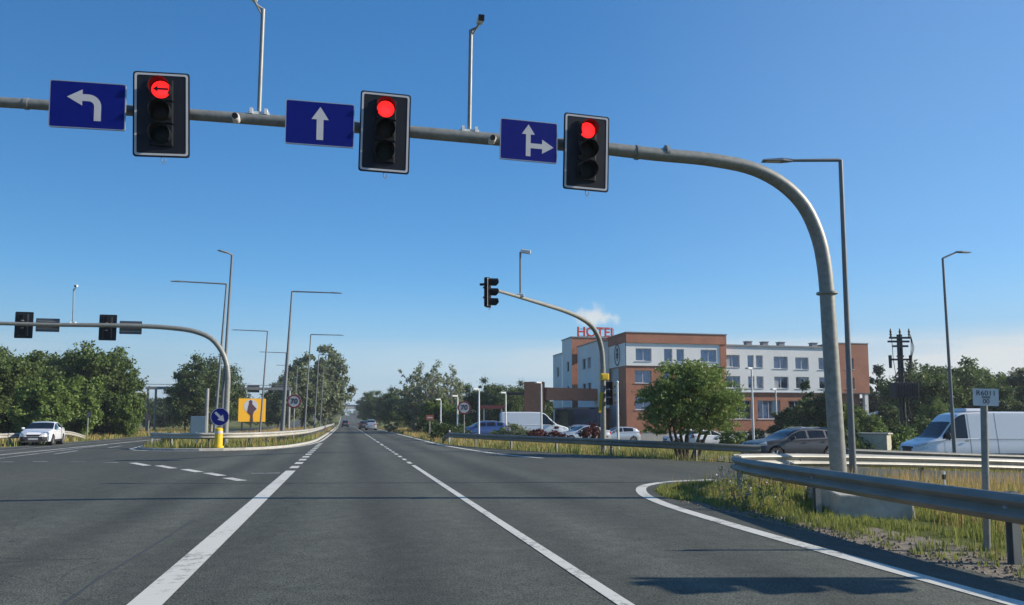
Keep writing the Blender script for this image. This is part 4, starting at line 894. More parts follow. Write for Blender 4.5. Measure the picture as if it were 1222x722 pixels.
# ------------------------------------------------------------------ hotel
HY = 81.0; HX = 30.4; zb = -.86
hotel = thing('hotel', 'three storey hotel with white render, orange brick and red roof letters', 'building', (HX, HY, zb))
def facade(name, m, o, ax, ln, z0, z1, ops, parent, mirror_n, win=True, depth=.22, fr='frame'):
    """wall in local hotel space from point o along ax (2D) with real openings; mirror_n = outward normal (2D)"""
    ops = [(q[0] - o[0] * ax[0],) + tuple(q[1:]) for q in ops]; ax = Vector((ax[0], ax[1], 0)); nn = Vector((mirror_n[0], mirror_n[1], 0)); o = Vector((o[0], o[1], 0))
    us = sorted(set([0, ln] + [v for q in ops for v in (q[0], q[0] + q[2])])); zs = sorted(set([z0, z1] + [v for q in ops for v in (q[1], q[1] + q[3])]))
    P = lambda u, z, d=0: o + ax * u + Vector((0, 0, z)) - nn * d
    mb = MB()
    for i in range(len(us) - 1):
        for j in range(len(zs) - 1):
            uc, zc = (us[i] + us[i+1]) / 2, (zs[j] + zs[j+1]) / 2
            if any(q[0] < uc < q[0] + q[2] and q[1] < zc < q[1] + q[3] for q in ops): continue
            mb.add([P(us[i], zs[j]), P(us[i+1], zs[j]), P(us[i+1], zs[j+1]), P(us[i], zs[j+1])], [(0, 1, 2, 3)])
    for u, z, w, h in [q[:4] for q in ops]:
        c = [(u, z), (u + w, z), (u + w, z + h), (u, z + h)]
        for k in range(4): a, b_ = c[k], c[(k + 1) % 4]; mb.add([P(*a), P(*b_), P(*b_, depth), P(*a, depth)], [(0, 1, 2, 3)])
    wall = mb.build(name, m, parent)
    for q in ops:
        u, z, w, h = q[:4]; mul = q[4] if len(q) > 4 else 1
        f = MB(); t_ = .07
        def bar(u0, u1, z0_, z1_): 
            a = [P(u0, z0_, depth - .05), P(u1, z0_, depth - .05), P(u1, z1_, depth - .05), P(u0, z1_, depth - .05)]; b_ = [p - nn * .06 for p in a]
            f.add(a + b_, [(0, 1, 2, 3), (4, 5, 6, 7), (0, 1, 5, 4), (1, 2, 6, 5), (2, 3, 7, 6), (3, 0, 4, 7)])
        bar(u + .003, u + t_, z + .003, z + h - .003); bar(u + w - t_, u + w - .003, z + .003, z + h - .003); bar(u + t_, u + w - t_, z + .003, z + t_); bar(u + t_, u + w - t_, z + h - t_, z + h - .003)
        for k in range(1, mul + 1): bar(u + w * k / (mul + 1) - .03, u + w * k / (mul + 1) + .03, z + t_, z + h - t_)
        wn = f.build('window', fr, parent)
        g = MB(); g.add([P(u + .02, z + .02, depth - .01), P(u + w - .02, z + .02, depth - .01), P(u + w - .02, z + h - .02, depth - .01), P(u + .02, z + h - .02, depth - .01)], [(0, 1, 2, 3)]); pn_ = g.build('pane', 'glass', wn)
        if rng.uniform() < .55 and w > .9:
            cw = w * rng.uniform(.18, .42); u0 = u + .09 if rng.uniform() < .5 else u + w - .09 - cw; g = MB()
            g.add([P(u0, z + .08, depth - .016), P(u0 + cw, z + .08, depth - .016), P(u0 + cw, z + h - .08, depth - .016), P(u0, z + h - .08, depth - .016)], [(0, 1, 2, 3)]); g.build('curtain', 'curtain', wn)
        s = MB(); a = [P(u - .06, z - .06, -.07), P(u + w + .06, z - .06, -.07), P(u + w + .06, z - .005, -.07), P(u - .06, z - .005, -.07)]; b_ = [p - nn * .066 for p in a]
        s.add(a + b_, [(0, 1, 2, 3), (4, 5, 6, 7), (0, 1, 5, 4), (1, 2, 6, 5), (2, 3, 7, 6), (3, 0, 4, 7)]); s.build('sill', 'frame', wn)
    return wall
# main block: X 0..12.6, brick to 7.4, white 7.4..11, brick parapet
F = (1, 0); NF = (0, -1); SL = (0, 1); NL = (-1, 0)
def pX(px): d = ray(px, 480); return d.x / d.y * HY - HX
def pZ(py, px=800): d = ray(px, py); return d.z / d.y * HY + CAMH - zb
z_s = pZ(437); z_p0 = pZ(410); z_top = pZ(397.5, 760); xe = pX(867)
wz3 = pZ(431.5); wh = pZ(416.5) - wz3; wz2 = pZ(457.5); wz1 = pZ(489)
def W_(pxa, pxb, z, h, mul=1): a = pX(pxa); return (a, z, pX(pxb) - a, h, mul)
up3 = [W_(759, 778, wz3, wh, 1), W_(793, 803, wz3, wh, 0), W_(808, 817, wz3, wh, 0), W_(837, 856, wz3, wh, 1)]
up2 = [W_(758, 778, wz2, wh, 1), W_(793, 803, wz2, wh, 0), W_(808, 817, wz2, wh, 0), W_(837, 856, wz2, wh, 1)]
up1 = [W_(758, 778, wz1, wh, 1), W_(795, 818, wz1, wh, 1), W_(837, 856, wz1, wh, 1)]
xr_ = pX(853 + 7)
facade('wall', 'brick', (0, 0), F, xe, 0, z_s, up2 + up1, hotel, NF)
m = MB(); m.add([(-.0, -.12, z_s), (xr_, -.12, z_s), (xr_, 0, z_s), (0, 0, z_s)], [(0, 1, 2, 3)]); m.build('ledge', 'render2', hotel)
facade('wall', 'render', (0, -.12), F, xr_, z_s, z_p0, up3, hotel, NF)
m = MB(); m.box((xe / 2 + .0, 2.8, (z_p0 + z_top) / 2), (xe + .06, 6.2, z_top - z_p0)); m.build('parapet', 'brick', hotel)
m = MB(); m.box(((xr_ + xe) / 2 + .015, .3, (z_s + z_p0) / 2), (xe - xr_ + .03, 1.0, z_p0 - z_s - .004)); m.build('brick_return', 'brick', hotel)
m = MB(); m.box((xe / 2, 2.8, z_top + .05), (xe + .2, 6.35, .1)); m.build('coping', 'roof', hotel)
# emblem side
facade('side_wall', 'render', (-.02, 0), SL, 5.6, z_s, z_p0, [], hotel, NL)
facade('side_wall', 'brick', (0, 0), SL, 2.4, 0, z_s - .003, [], hotel, NL); facade('side_wall', 'render2', (.35, 2.4), SL, 4, 0, z_s, [], hotel, NL)
em = MB(); ring_prism(em, [(x * .62, y) for x, y in disc(1.0, 32)], [(x * .62, y) for x, y in disc(.88, 32)], .03, (0, 0, 0))
em.prism([(-.3, -.3), (-.12, -.05), (-.35, .02), (-.1, .2), (-.2, .45), (0, .7), (.2, .45), (.1, .2), (.35, .02), (.12, -.05), (.3, -.3), (.05, -.25), (.05, -.55), (-.05, -.55), (-.05, -.25)], .03)
e_ = em.build('emblem', 'dframe', hotel, loc=(-.055, 2.6, (z_s + z_p0) / 2 + .1)); e_.rotation_euler = (0, 0, -PI / 2); e_.scale = (1.45, 1, 1.25)
# white long wing
xw1 = pX(1000); zw = pZ(413, 900); zbr = pZ(467.5, 930)
r3 = [W_(870, 887, pZ(436.5), wh, 1), W_(896.5, 904, pZ(436.5), wh, 0), W_(906.5, 915, pZ(436.5), wh, 0), W_(928, 945, pZ(437.5), wh, 1), W_(954, 970, pZ(438), wh, 1), W_(982, 998, pZ(438), wh, 1)]
r2 = [(u, pZ(462), w, h * .97, mu) for u, z, w, h, mu in r3]
facade('wall', 'render', (xe, .55), F, xw1 - xe, zbr, zw, r2 + r3, hotel, NF)
gl = [W_(873, 900, pZ(500), 2.15, 3), W_(908, 935, pZ(500), 2.15, 3), W_(945, 970, pZ(500), 2.15, 2), W_(978, 996, pZ(500), 2.15, 2)]
facade('wall', 'brick', (xe, .7), F, xw1 - xe, 0, zbr - .004, gl, hotel, NF)
m = MB(); m.box(((xe + xw1) / 2, 6.6, zw + .09), (xw1 - xe, 12.4, .18)); m.build('coping', 'roof', hotel)
m = MB(); m.box(((xe + xw1) / 2, .62, zbr - .05), (xw1 - xe - .01, .3, .09)); m.build('ledge', 'render2', hotel)
for px in (905, 925, 945, 985, 1020):
    m = MB(); x = pX(px); z0 = zw + .18; m.box((x, 2.0, z0 + .25), (.7, .7, .5)); m.box((x, 2.0, z0 + .54), (.85, .85, .08)); m.build('roof_vent', 'roof', hotel)
# brick end block
xa, xb_ = pX(1001), pX(1041); ze = pZ(410, 1020); zo = pZ(456, 1030)
eb = [W_(1013, 1023, pZ(437), 1.35, 0), W_(1013, 1023, pZ(462), 1.35, 0)]
facade('end_wall', 'brick', (xa, .35), F, xb_ - xa, zo - 1.3, ze, eb, hotel, NF)
facade('end_wall', 'brick', (xa, .35), SL, 12, zo - 1.3, ze, [], hotel, NL)
facade('end_wall', 'brick', (xb_, .35), SL, 12, zo - 1.3, ze, [], hotel, (1, 0))
m = MB(); m.box(((xa + xb_) / 2, 6.35, ze + .06), (xb_ - xa + .1, 12.1, .12)); m.build('coping', 'roof', hotel)
m = MB(); m.box(((xa + xb_) / 2, 6.36, zo - 1.35), (xb_ - xa - .02, 11.9, .1)); m.build('soffit', 'render2', hotel)
facade('end_wall', 'brick', (xa, .9), F, (xb_ - xa) * .78, 0, zo - 1.4, [], hotel, NF)
m = MB(); m.box((xb_ - .4, .7, (zo - 1.4) / 2), (.45, .45, zo - 1.4)); m.build('column', 'render', hotel)
# roof slab closing the blocks
m = MB(); m.box((xw1 / 2, 7, zw - .3), (xw1 - .6, 11.5, .2)); m.build('roof', 'roof', hotel)
# rear walls for solidity
facade('rear_wall', 'render2', (0, 12.8), F, xb_, 0, zw - .2, [], hotel, (0, 1))
# left wing: X -1.4.. , Y 5.6..
sw_ = [(1.2, pZ(439, 700) + .9, 1.5, 1.35, 0), (3.0, pZ(439, 700) + .9, 1.5, 1.35, 0), (1.2, pZ(462, 700) + .7, 1.5, 1.35, 0), (3.0, pZ(462, 700) + .7, 1.5, 1.35, 0)]
zl0 = 3.9; zl1 = 11.75
facade('side_wall', 'render', (-1.35, 5.7), SL, 8.2, zl0, zl1, [(2.6, 8.8, 1.5, 1.25, 0), (4.6, 8.8, 1.5, 1.25, 0), (2.6, 5.7, 1.5, 1.25, 0), (4.6, 5.7, 1.5, 1.25, 0)], hotel, NL, fr='dframe')
facade('side_wall', 'render', (-1.35, 5.7), F, 1.4, zl0, zl1, [], hotel, NF)
m = MB(); m.box((.0, 9.8, zl0 - .06), (2.68, 8.1, .1)); m.build('soffit', 'render2', hotel)
m = MB(); m.box((.6, 9.8, zl1 + .06), (4.1, 8.4, .12)); m.build('coping', 'roof', hotel)
facade('side_wall', 'brick', (0.2, 6.4), SL, 7.5, 0, zl0 - .12, [(1.0, .9, 2.4, 2.2, 2), (4.2, 0.02, 2.4, 3.0, 2)], hotel, NL, fr='dframe')
# tower
facade('side_wall', 'render', (-1.95, 14.4), SL, 4.6, 0, 13.1, [(1.3, 8.8, 1.1, 1.25, 0), (1.3, 5.6, 1.1, 1.25, 0)], hotel, NL, fr='dframe')
facade('tower_wall', 'brick', (-1.95, 14.4), F, 5.2, 3, 13.1, [], hotel, NF)
facade('tower_wall', 'brick', (3.25, 14.4), SL, 4.6, 8, 13.1, [], hotel, (1, 0))
facade('side_wall', 'render', (-1.97, 19.0), SL, 4.6, 0, 11.4, [(1.6, 8.4, 1.1, 1.25, 0)], hotel, NL, fr='dframe')
m = MB(); m.box((.65, 16.7, 13.16), (5.4, 4.8, .12)); m.build('coping', 'roof', hotel)
m = MB(); m.box((2, 21.3, 11.46), (8, 4.6, .12)); m.build('coping', 'roof', hotel)
# portal and beam
qa = atD(627.5, 480, 88); qb = atD(648.5, 480, 87.2); zt_ = atD(637, 456, 88).z - zb; PR_ = R(-20); pc = (qa + qb) / 2; pcx, pcy = pc.x - HX, pc.y - HY
m = MB(); m.box((pcx, pcy, zt_ / 2), ((qb - qa).length * 1.02, 1.8, zt_), PR_); m.build('portal', 'brick', hotel)
ex, ey = -1.42, 6.6; e0 = Vector((pcx, pcy)) + Vector((math.cos(PR_), math.sin(PR_))) * 1.0; dv = Vector((ex, ey)) - e0; zc = atD(660, 462, 87).z - zb
m = MB(); m.box((e0.x + dv.x / 2, e0.y + dv.y / 2, zc - .72), (dv.length, 1.3, 1.4), math.atan2(dv.y, dv.x)); m.build('portal_beam', 'brick', hotel)
m = MB(); m.box((pcx - 2.1, pcy + .6, atD(615, 470, 88).z - zb), (2.4, 1.4, .3), PR_); m.build('canopy', 'darksteel', hotel)
m = MB(); m.box((-3.0, 10.6, 1.9), (3.0, 6.0, 3.7)); m.build('lobby', 'glass', hotel)
m = MB(); m.box((-3.0, 10.6, 3.85), (3.3, 6.3, .2)); m.build('lobby_roof', 'roof', hotel)
m = MB(); 
for k in range(4): m.box((-1.9 + k * .01, 3 + k * 3.3, 2.0), (.1, 3.1, 3.8))
m.build('entrance_glass', 'glass', hotel)
# roof letters
hz = 12.05
fr = MB(); zr0 = zl1 + .15
for x in (-3.3, -2.2, -1.1, 0.0, 1.1): fr.tube([(x, 7.0, zr0), (x, 7.0, zr0 + 1.5)], .035, 6)
fr.box((-1.1, 7.0, zr0 + .55), (4.6, .06, .06)); fr.box((-1.1, 7.0, zr0 + 1.4), (4.6, .06, .06)); 
fo = fr.build('letter_frame', 'galv', hotel)
lt = text_mesh('HOTEL', 1.62, .08, 'letters', 'redletters', hotel, (-1.1, 6.85, zr0 + 1.0), sx=.98, bold=.02)
# terrace wall
w0 = foot(742, 77.5); w1 = foot(985, 77.5)
m = MB(); m.box(((w1.x - w0.x) / 2, 0, .55), (w1.x - w0.x, .35, 1.1)); o_ = thing('terrace_wall', 'low grey wall along the front of the hotel', 'wall', (w0.x, 78.9, -.85)); m.build('wall', 'kerb', o_)
m = MB(); m.box(((w1.x - w0.x) / 2, 0, 1.13), (w1.x - w0.x + .1, .45, .08)); m.build('coping', 'concrete', o_)

# ------------------------------------------------------------------ vegetation
def leaf_mesh(name, C, size, m, parent=None, aspect=1.6, droop=0., norm_up=.3, seed=0):
    """C: Nx3 leaf centres; each leaf is a small bent quad of two triangles"""
    r = np.random.default_rng(seed); n = len(C); s = size * r.uniform(.6, 1.3, (n, 1))
    a = r.normal(size=(n, 3)); a[:, 2] -= droop; a /= np.linalg.norm(a, axis=1, keepdims=True)
    b = r.normal(size=(n, 3)); b = b - a * np.sum(a * b, axis=1, keepdims=True); b /= np.linalg.norm(b, axis=1, keepdims=True)
    nn = np.cross(a, b)
    v = np.empty((n, 4, 3)); v[:, 0] = C - a * s * .5 * aspect; v[:, 1] = C + b * s * .5 + nn * s * .12; v[:, 2] = C + a * s * .5 * aspect; v[:, 3] = C - b * s * .5 + nn * s * .12
    me = bpy.data.meshes.new(name); idx = np.arange(n * 4, dtype=np.int32)
    me.vertices.add(n * 4); me.vertices.foreach_set('co', v.reshape(-1)); me.loops.add(n * 4); me.loops.foreach_set('vertex_index', idx)
    me.polygons.add(n); me.polygons.foreach_set('loop_start', np.arange(0, n * 4, 4, dtype=np.int32)); me.polygons.foreach_set('loop_total', np.full(n, 4, dtype=np.int32))
    me.update(); me.validate(); me.materials.append(M[m]); o = bpy.data.objects.new(name, me); COL.objects.link(o)
    if parent: o.parent = parent
    return o
def crown_points(r, n, H, h0, rad, nclump=60, cs=.22, top_bias=0, shape='round'):
    """clumped leaf cloud in a crown from height h0 to H with radius rad"""
    cc = []
    while len(cc) < nclump:
        p = r.uniform(-1, 1, 3)
        q = np.linalg.norm(p)
        if q > 1 or q < .35: continue
        if shape == 'cone' and math.hypot(p[0], p[1]) > (1 - (p[2] + 1) / 2) * 1.0 + .05: continue
        if shape == 'poplar' and math.hypot(p[0], p[1]) > .8: continue
        k = 1 + .6 * noise.noise((p[0] * 1.7 + H, p[1] * 1.7, p[2] * 2.1))
        cc.append(p * k)
    cc = np.array(cc); w = r.uniform(.5, 1.3, nclump); idx = r.choice(nclump, n, p=w / w.sum())
    d = r.normal(size=(n, 3)) * cs * .5 * w[idx][:, None]; d[:, 2] *= .8
    P = cc[idx] + d
    return np.stack([P[:, 0] * rad, P[:, 1] * rad, h0 + (P[:, 2] + 1) / 2 * (H - h0)], 1), cc
def tree_proto(name, label, cat, H, h0, rad, n, leaf, lm, bark='bark', seed=1, nclump=60, cs=.24, stems=1, shape='round', aspect=1.5, droop=0., loc=(0, 0, 0), group=None, limbs=14):
    r = np.random.default_rng(seed); t = thing(name, label, cat, loc, 0, group)
    P, cc = crown_points(r, n, H, h0, rad, nclump, cs, shape=shape)
    m = MB(); r0 = H * .022
    forks = []
    for s in range(stems):
        a = 2 * PI * s / stems + r.uniform(-.4, .4); sp = 0 if stems == 1 else rad * .3
        base = Vector((math.cos(a) * .12 * (stems > 1), math.sin(a) * .12 * (stems > 1), -.1)); mid = Vector((math.cos(a) * sp * .6 + r.normal() * .1, math.sin(a) * sp * .6 + r.normal() * .1, h0 * .9)); tp = Vector((math.cos(a) * sp * 1.4, math.sin(a) * sp * 1.4, h0 + (H - h0) * .6))
        pth = catmull([base, (base + mid) / 2 + Vector((r.normal() * .06, r.normal() * .06, 0)), mid, tp], H * .06); k = len(pth)
        m.tube(pth, [r0 * (1.25 if i == 0 else 1) * (1 - .8 * i / k) / (1 if stems == 1 else 1.5) for i in range(k)], 8); forks.append(pth)
    for c in cc[:limbs]:
        e = Vector((c[0] * rad * .9, c[1] * rad * .9, h0 + (c[2] + 1) / 2 * (H - h0))); pth = forks[int(r.integers(stems))]
        i0 = int(len(pth) * r.uniform(.35, .8)); b_ = pth[i0]; md = (b_ + e) / 2 + Vector((0, 0, .12 * (e - b_).length))
        m.tube([b_, md, e], [r0 * .42, r0 * .26, r0 * .08], 6)
    m.build('trunk', bark, t, smooth=True)
    leaf_mesh('crown', P, leaf, lm, t, aspect, droop, seed=seed); return t
# prototypes get their first real place below
def forest(specs, protos, group):
    """specs: (kind, px, D, height px-top, width factor, label)"""
    used = {}
    for kind, px, D, pyt, wf, label in specs:
        b = foot(px, D); H = atD(px, pyt, D).z - b.z
        if kind not in used:
            pr = protos[kind](label, b, H, group); used[kind] = (pr, H); pr.scale = (wf, wf, 1)
        else:
            pr, h0 = used[kind]; dup(pr, label, b, random.uniform(0, 6.28), scale=(H / h0 * wf, H / h0 * wf, H / h0))
PR = {
 'oak': lambda lab, b, H, g: tree_proto('broadleaf_tree', lab, 'tree', H, H * .08, H * .42, 26000, .175, 'leafA', seed=11, nclump=170, cs=.19, loc=b, group=g),
 'oak2': lambda lab, b, H, g: tree_proto('broadleaf_tree', lab, 'tree', H, H * .05, H * .36, 24000, .165, 'leafB', seed=12, nclump=150, cs=.19, loc=b, group=g),
 'dark': lambda lab, b, H, g: tree_proto('broadleaf_tree', lab, 'tree', H, H * .12, H * .42, 20000, .19, 'leafD', seed=13, nclump=140, cs=.2, loc=b, group=g),
 'tall': lambda lab, b, H, g: tree_proto('broadleaf_tree', lab, 'tree', H, H * .16, H * .34, 14000, .30, 'leafC', seed=14, nclump=150, cs=.17, loc=b, group=g),
 'sparse': lambda lab, b, H, g: tree_proto('poplar_tree', lab, 'tree', H, H * .2, H * .30, 4600, .17, 'leafW', 'bark2', seed=15, nclump=110, cs=.16, loc=b, group=g, limbs=40),
 'conifer': lambda lab, b, H, g: tree_proto('conifer_tree', lab, 'tree', H, H * .06, H * .26, 7000, .28, 'leafP', seed=16, nclump=90, cs=.16, shape='cone', loc=b, group=g),
}
fl = []
for i, (k, px, D, py, wf) in enumerate((('oak', 10, 66, 420, 1.0), ('oak2', 50, 60, 452, 1.0), ('oak', 35, 72, 424, .8), ('dark', 68, 76, 432, .9), ('oak', 112, 74, 413, .95), ('oak2', 92, 66, 448, .9), ('oak', 138, 74, 440, .8), ('oak2', 152, 72, 470, .8), ('oak', -40, 62, 416, 1.0), ('dark', 88, 80, 428, 1.0), ('dark', -10, 70, 425, 1.0), ('dark', 180, 150, 480, 1.5), ('dark', 208, 152, 474, 1.5))):
    fl.append((k, px, D, py, wf, ('leafy tree at the left frame edge', 'lighter leafy tree above the white saloon', 'round tree top above the white saloon roof', 'dark tree in the gap left of the tallest crown', 'tallest dense tree left of the gantry', 'light green tree beneath the tallest left crown', 'right shoulder tree of the left clump', 'bright low tree at the right end of the left clump', 'tree cut by the left frame edge', 'dark tree behind the tallest left crown', 'dark tree behind the left edge trees', 'dark low tree behind the low direction board', 'dark low tree behind the gantry left columns')[i]))
forest(fl, PR, 'dense trees left of the road')
ml_ = []
for i, (k, px, D, py, wf) in enumerate((('dark', 240, 100, 430, .95), ('dark', 265, 106, 440, .9), ('dark', 222, 104, 455, .9), ('tall', 362, 128, 430, 1.0), ('tall', 388, 142, 419, .95), ('tall', 394, 160, 448, .75), ('tall', 340, 120, 450, .8), ('dark', 333, 135, 462, 1.2), ('dark', 300, 170, 480, 1.6), ('dark', 320, 190, 482, 1.5), ('tall', 396, 220, 466, .8))):
    ml_.append((k, px, D, py, wf, ('dark round tree behind the blue arrow sign', 'dark tree right of the median signal mast', 'dark tree behind the pale blue panel', 'pale tree behind the speed limit sign on the median', 'tallest pale tree left of the far road', 'pale tree nearest the far road on the left', 'small pale tree left of the first right armed lamp', 'dark low tree behind the billboard right edge', 'distant dark tree left of the billboard', 'distant dark tree beyond the billboard', 'farthest pale tree left of the road')[i]))
forest(ml_, PR, 'trees along the median and left road')
rl = []
for i, (k, px, D, py, wf) in enumerate((('dark', 440, 250, 473, 1.1), ('oak', 450, 200, 468, 1.0), ('dark', 464, 165, 469, 1.1), ('oak', 478, 140, 468, 1.1), ('sparse', 494, 98, 441, 1.0), ('sparse', 514, 92, 439, 1.0), ('sparse', 534, 96, 444, .95), ('oak2', 522, 90, 478, 1.2), ('oak', 500, 105, 474, 1.2), ('oak', 560, 105, 461, .9), ('dark', 585, 118, 459, .95), ('oak', 605, 112, 463, .95), ('dark', 622, 125, 462, .9), ('oak2', 640, 120, 478, 1.1), ('oak2', 548, 88, 484, 1.1), ('conifer', 653, 128, 462, 1.0), ('conifer', 660, 130, 466, .9))):
    rl.append((k, px, D, py, wf, ('far dark tree beside the bridge end', 'far green tree right of the white hatchback', 'dark tree right of the distant cars', 'green tree left of the sparse poplars', 'left sparse poplar with thin crown', 'middle and tallest sparse poplar', 'right sparse poplar with bare twigs', 'bright bush like tree under the poplars', 'broad low tree behind the left poplar', 'green tree above the speed limit sign', 'dark tree above the red fascia shelter', 'green tree left of the brick portal', 'dark tree behind the portal canopy', 'bright low tree behind the parked white van', 'bright low tree between brown sign and speed limit sign', 'slim conifer behind the brick portal beam', 'shorter conifer beside the hotel rear tower')[i]))
forest(rl, PR, 'trees right of the far road')
rr = []
for i, (k, px, D, py, wf) in enumerate((('oak', 1100, 74, 438, 1.0), ('oak', 1140, 78, 434, 1.0), ('oak2', 1175, 80, 442, 1.0), ('oak', 1210, 82, 446, 1.0), ('tall', 1160, 92, 440, 1.1), ('tall', 1240, 76, 440, 1.0), ('conifer', 1047, 105, 432, 1.2), ('dark', 1070, 100, 470, 1.2), ('oak2', 1118, 62, 478, 1.0), ('dark', 1195, 66, 470, 1.0), ('dark', 1060, 60, 490, 1.2), ('conifer', 962, 66, 450, 1.0), ('dark', 938, 64, 492, 1.0), ('dark', 960, 62, 484, 1.0), ('oak2', 1012, 58, 482, 1.0), ('dark', 985, 62, 474, 1.0), ('oak2', 1032, 58, 492, 1.0))):
    rr.append((k, px, D, py, wf, ('leafy tree right of the transformer pole', 'leafy tree behind the short armed lamp', 'light tree above the white van roof', 'leafy tree at the right frame edge', 'pale tree behind the white plate', 'pale tree cut by the right frame edge', 'tall conifer past the brick end of the hotel', 'dark low tree beyond the pale parasol', 'light green shrub tree above the van cab', 'dark tree low behind the white plate', 'dark bush tree left of the transformer pole base', 'dark pointed evergreen beside the near mast pole', 'dark spreading shrub above the grey estate', 'dark shrub behind the near mast left side', 'light green shrub behind the thin lamp pole', 'dark shrub right behind the near mast pole', 'small light shrub left of the utility cabinet')[i]))
forest(rr, PR, 'trees and shrubs around the hotel right end')
# willow in front of the hotel
b = foot(818, 33.5)
r = np.random.default_rng(5); H = atD(830, 434, 33.5).z - b.z
t = thing('willow_tree', 'bushy willow with several bare stems before the hotel', 'tree', b)
m = MB(); cl = []; ph = 33.5 / FPX
lobes = [(792, 484, 30), (812, 465, 30), (838, 452, 26), (858, 470, 26), (870, 492, 20), (840, 490, 32), (815, 500, 26), (782, 502, 20), (828, 440, 16), (850, 447, 18), (800, 455, 22), (780, 474, 16), (876, 475, 14), (862, 508, 14), (768, 472, 10), (822, 476, 28)]
lobes = [(823 + (x - 823) * .84, y, q * .84) for x, y, q in lobes]
LB = []
for px, py, rp in lobes:
    for dd in (-.9, .6):
        c = atD(px, py, 33.5 + dd * r.uniform(.4, 1.3)) - b; LB.append((c, rp * ph * r.uniform(.75, 1.0)))
for k in range(60):
    px, py, rp = lobes[int(r.integers(len(lobes)))]; a_ = r.uniform(0, 6.28); c = atD(px + math.cos(a_) * rp * .8, py + math.sin(a_) * rp * .75, 33.5 + r.normal() * .8) - b; LB.append((c, r.uniform(.2, .4)))
P = []
for c, rad_ in LB:
    nt_ = int(70 * rad_ ** 1.6) + 9
    for q in range(nt_):
        d = Vector(r.normal(size=3)).normalized() * (rad_ * r.uniform(.2, 1) ** .6); p0 = c + Vector((d.x, d.y, d.z * .85))
        o_ = Vector((d.x, d.y, abs(d.z) * .3 + .05)).normalized(); ln = r.uniform(.25, .55)
        for u_ in np.linspace(0, 1, 13): 
            p = p0 + o_ * ln * u_ + Vector((0, 0, -.34 * u_ * u_ * ln)); P.append(np.array(p) + r.normal(size=3) * .03)
P = np.array(P)
st = [(-.62, 800, 520, 786, 494), (-.3, 806, 520, 800, 470), (.0, 812, 515, 815, 460), (.25, 822, 512, 838, 470), (.5, 836, 515, 852, 478), (.7, 842, 520, 868, 490), (.1, 820, 520, 828, 450)]
for x0, ax_, ay_, bx_, by_ in st:
    dd = r.uniform(-.5, .5); p0 = Vector((x0 * .6, dd * .4, -.1)); p1 = atD(ax_, ay_, 33.5 + dd) - b; p2 = atD(bx_, by_, 33.5 + dd * 1.6) - b
    pth = catmull([p0, p0 * .5 + p1 * .5 + Vector((r.normal() * .06, 0, 0)), p1, (p1 + p2) / 2 + Vector((r.normal() * .1, 0, .05)), p2], .2); k = len(pth); m.tube(pth, [.085 * (1 - .75 * i / k) for i in range(k)], 8)
    for q in range(5):
        i0 = int(k * r.uniform(.5, .9)); c, _ = LB[int(r.integers(len(LB)))]; 
        if (c - pth[i0]).length < 2.2: m.tube([pth[i0], (pth[i0] + c) / 2 + Vector((0, 0, .1)), c], [.03, .02, .006], 5)
m.build('trunk', 'bark', t, smooth=True); leaf_mesh('crown', P, .05, 'willow', t, 3.4, .5, seed=3)
# shrubs
def shrub(label, px, D, pyt, wpx, lm='leafB', name='shrub', group='shrubs by the car park', n=1800, leaf=.12):
    b = foot(px, D); H = atD(px, pyt, D).z - b.z; rad_ = wpx / FPX * D / 2; r = np.random.default_rng(int(px * 7 + D)); t = thing(name, label, 'shrub', b, 0, group)
    P, cc = crown_points(r, n, H, 0.02, rad_, 40, .32); m = MB()
    for c in cc[:8]: m.tube([(0, 0, -.05), (c[0] * rad_ * .4, c[1] * rad_ * .4, H * .4), (c[0] * rad_ * .8, c[1] * rad_ * .8, max(.1, (c[2] + 1) / 2 * H))], [.03, .02, .008], 5)
    m.build('stems', 'bark', t); leaf_mesh('foliage', P, leaf, lm, t, 1.4, seed=int(px)); return t
shrub('clipped round bright shrub right of the white hatchback', 872, 52, 513, 27, n=2600)
shrub('dark low shrub under the tall car park lamp', 900, 63, 512, 26, 'leafA')
shrub('grey green bush before the parked white van', 617, 56, 508, 44, 'leafC', n=2600)
shrub('reddish shrub under the parked van bonnet', 641, 55, 510, 22, 'leafR')
shrub('reddish shrub before the silver cars', 664, 55, 512, 22, 'leafR'); shrub('red shrub beside the slanted mast pole', 706, 56, 508, 26, 'leafR')
shrub('small green bush left of the reddish shrubs', 595, 57, 512, 22, 'leafB')
shrub('dark bramble heap behind the guardrail end', 535, 58, 505, 34, 'leafD'); shrub('dark bramble left of the speed limit sign', 520, 66, 503, 26, 'leafD')
shrub('dark bramble right of the speed limit sign', 551, 62, 507, 22, 'leafD')
shrub('low shrub on the verge below the distant cars', 466, 105, 507, 14, 'leafC', n=900); 
shrub('overgrown bush at the dark end of the median guardrail', 204, 44.5, 516, 16, 'leafA', n=1200, leaf=.08)
for i, (px, D, py, w, lm) in enumerate(((1005, 44, 515, 60, 'leafA'), (1060, 45, 512, 46, 'leafB'), (1100, 50, 500, 60, 'leafA'), (960, 48, 508, 50, 'leafD'), (1150, 52, 500, 70, 'leafD'), (1205, 50, 498, 60, 'leafA'))):
    shrub(('green hedge bush between the mast and thin lamp pole', 'light bush behind the utility cabinet', 'hedge bush under the transformer', 'dark hedge bush behind the estate car', 'dark hedge bush behind the van cab', 'hedge bush behind the van load area')[i], px, D, py, w, lm, n=2600)
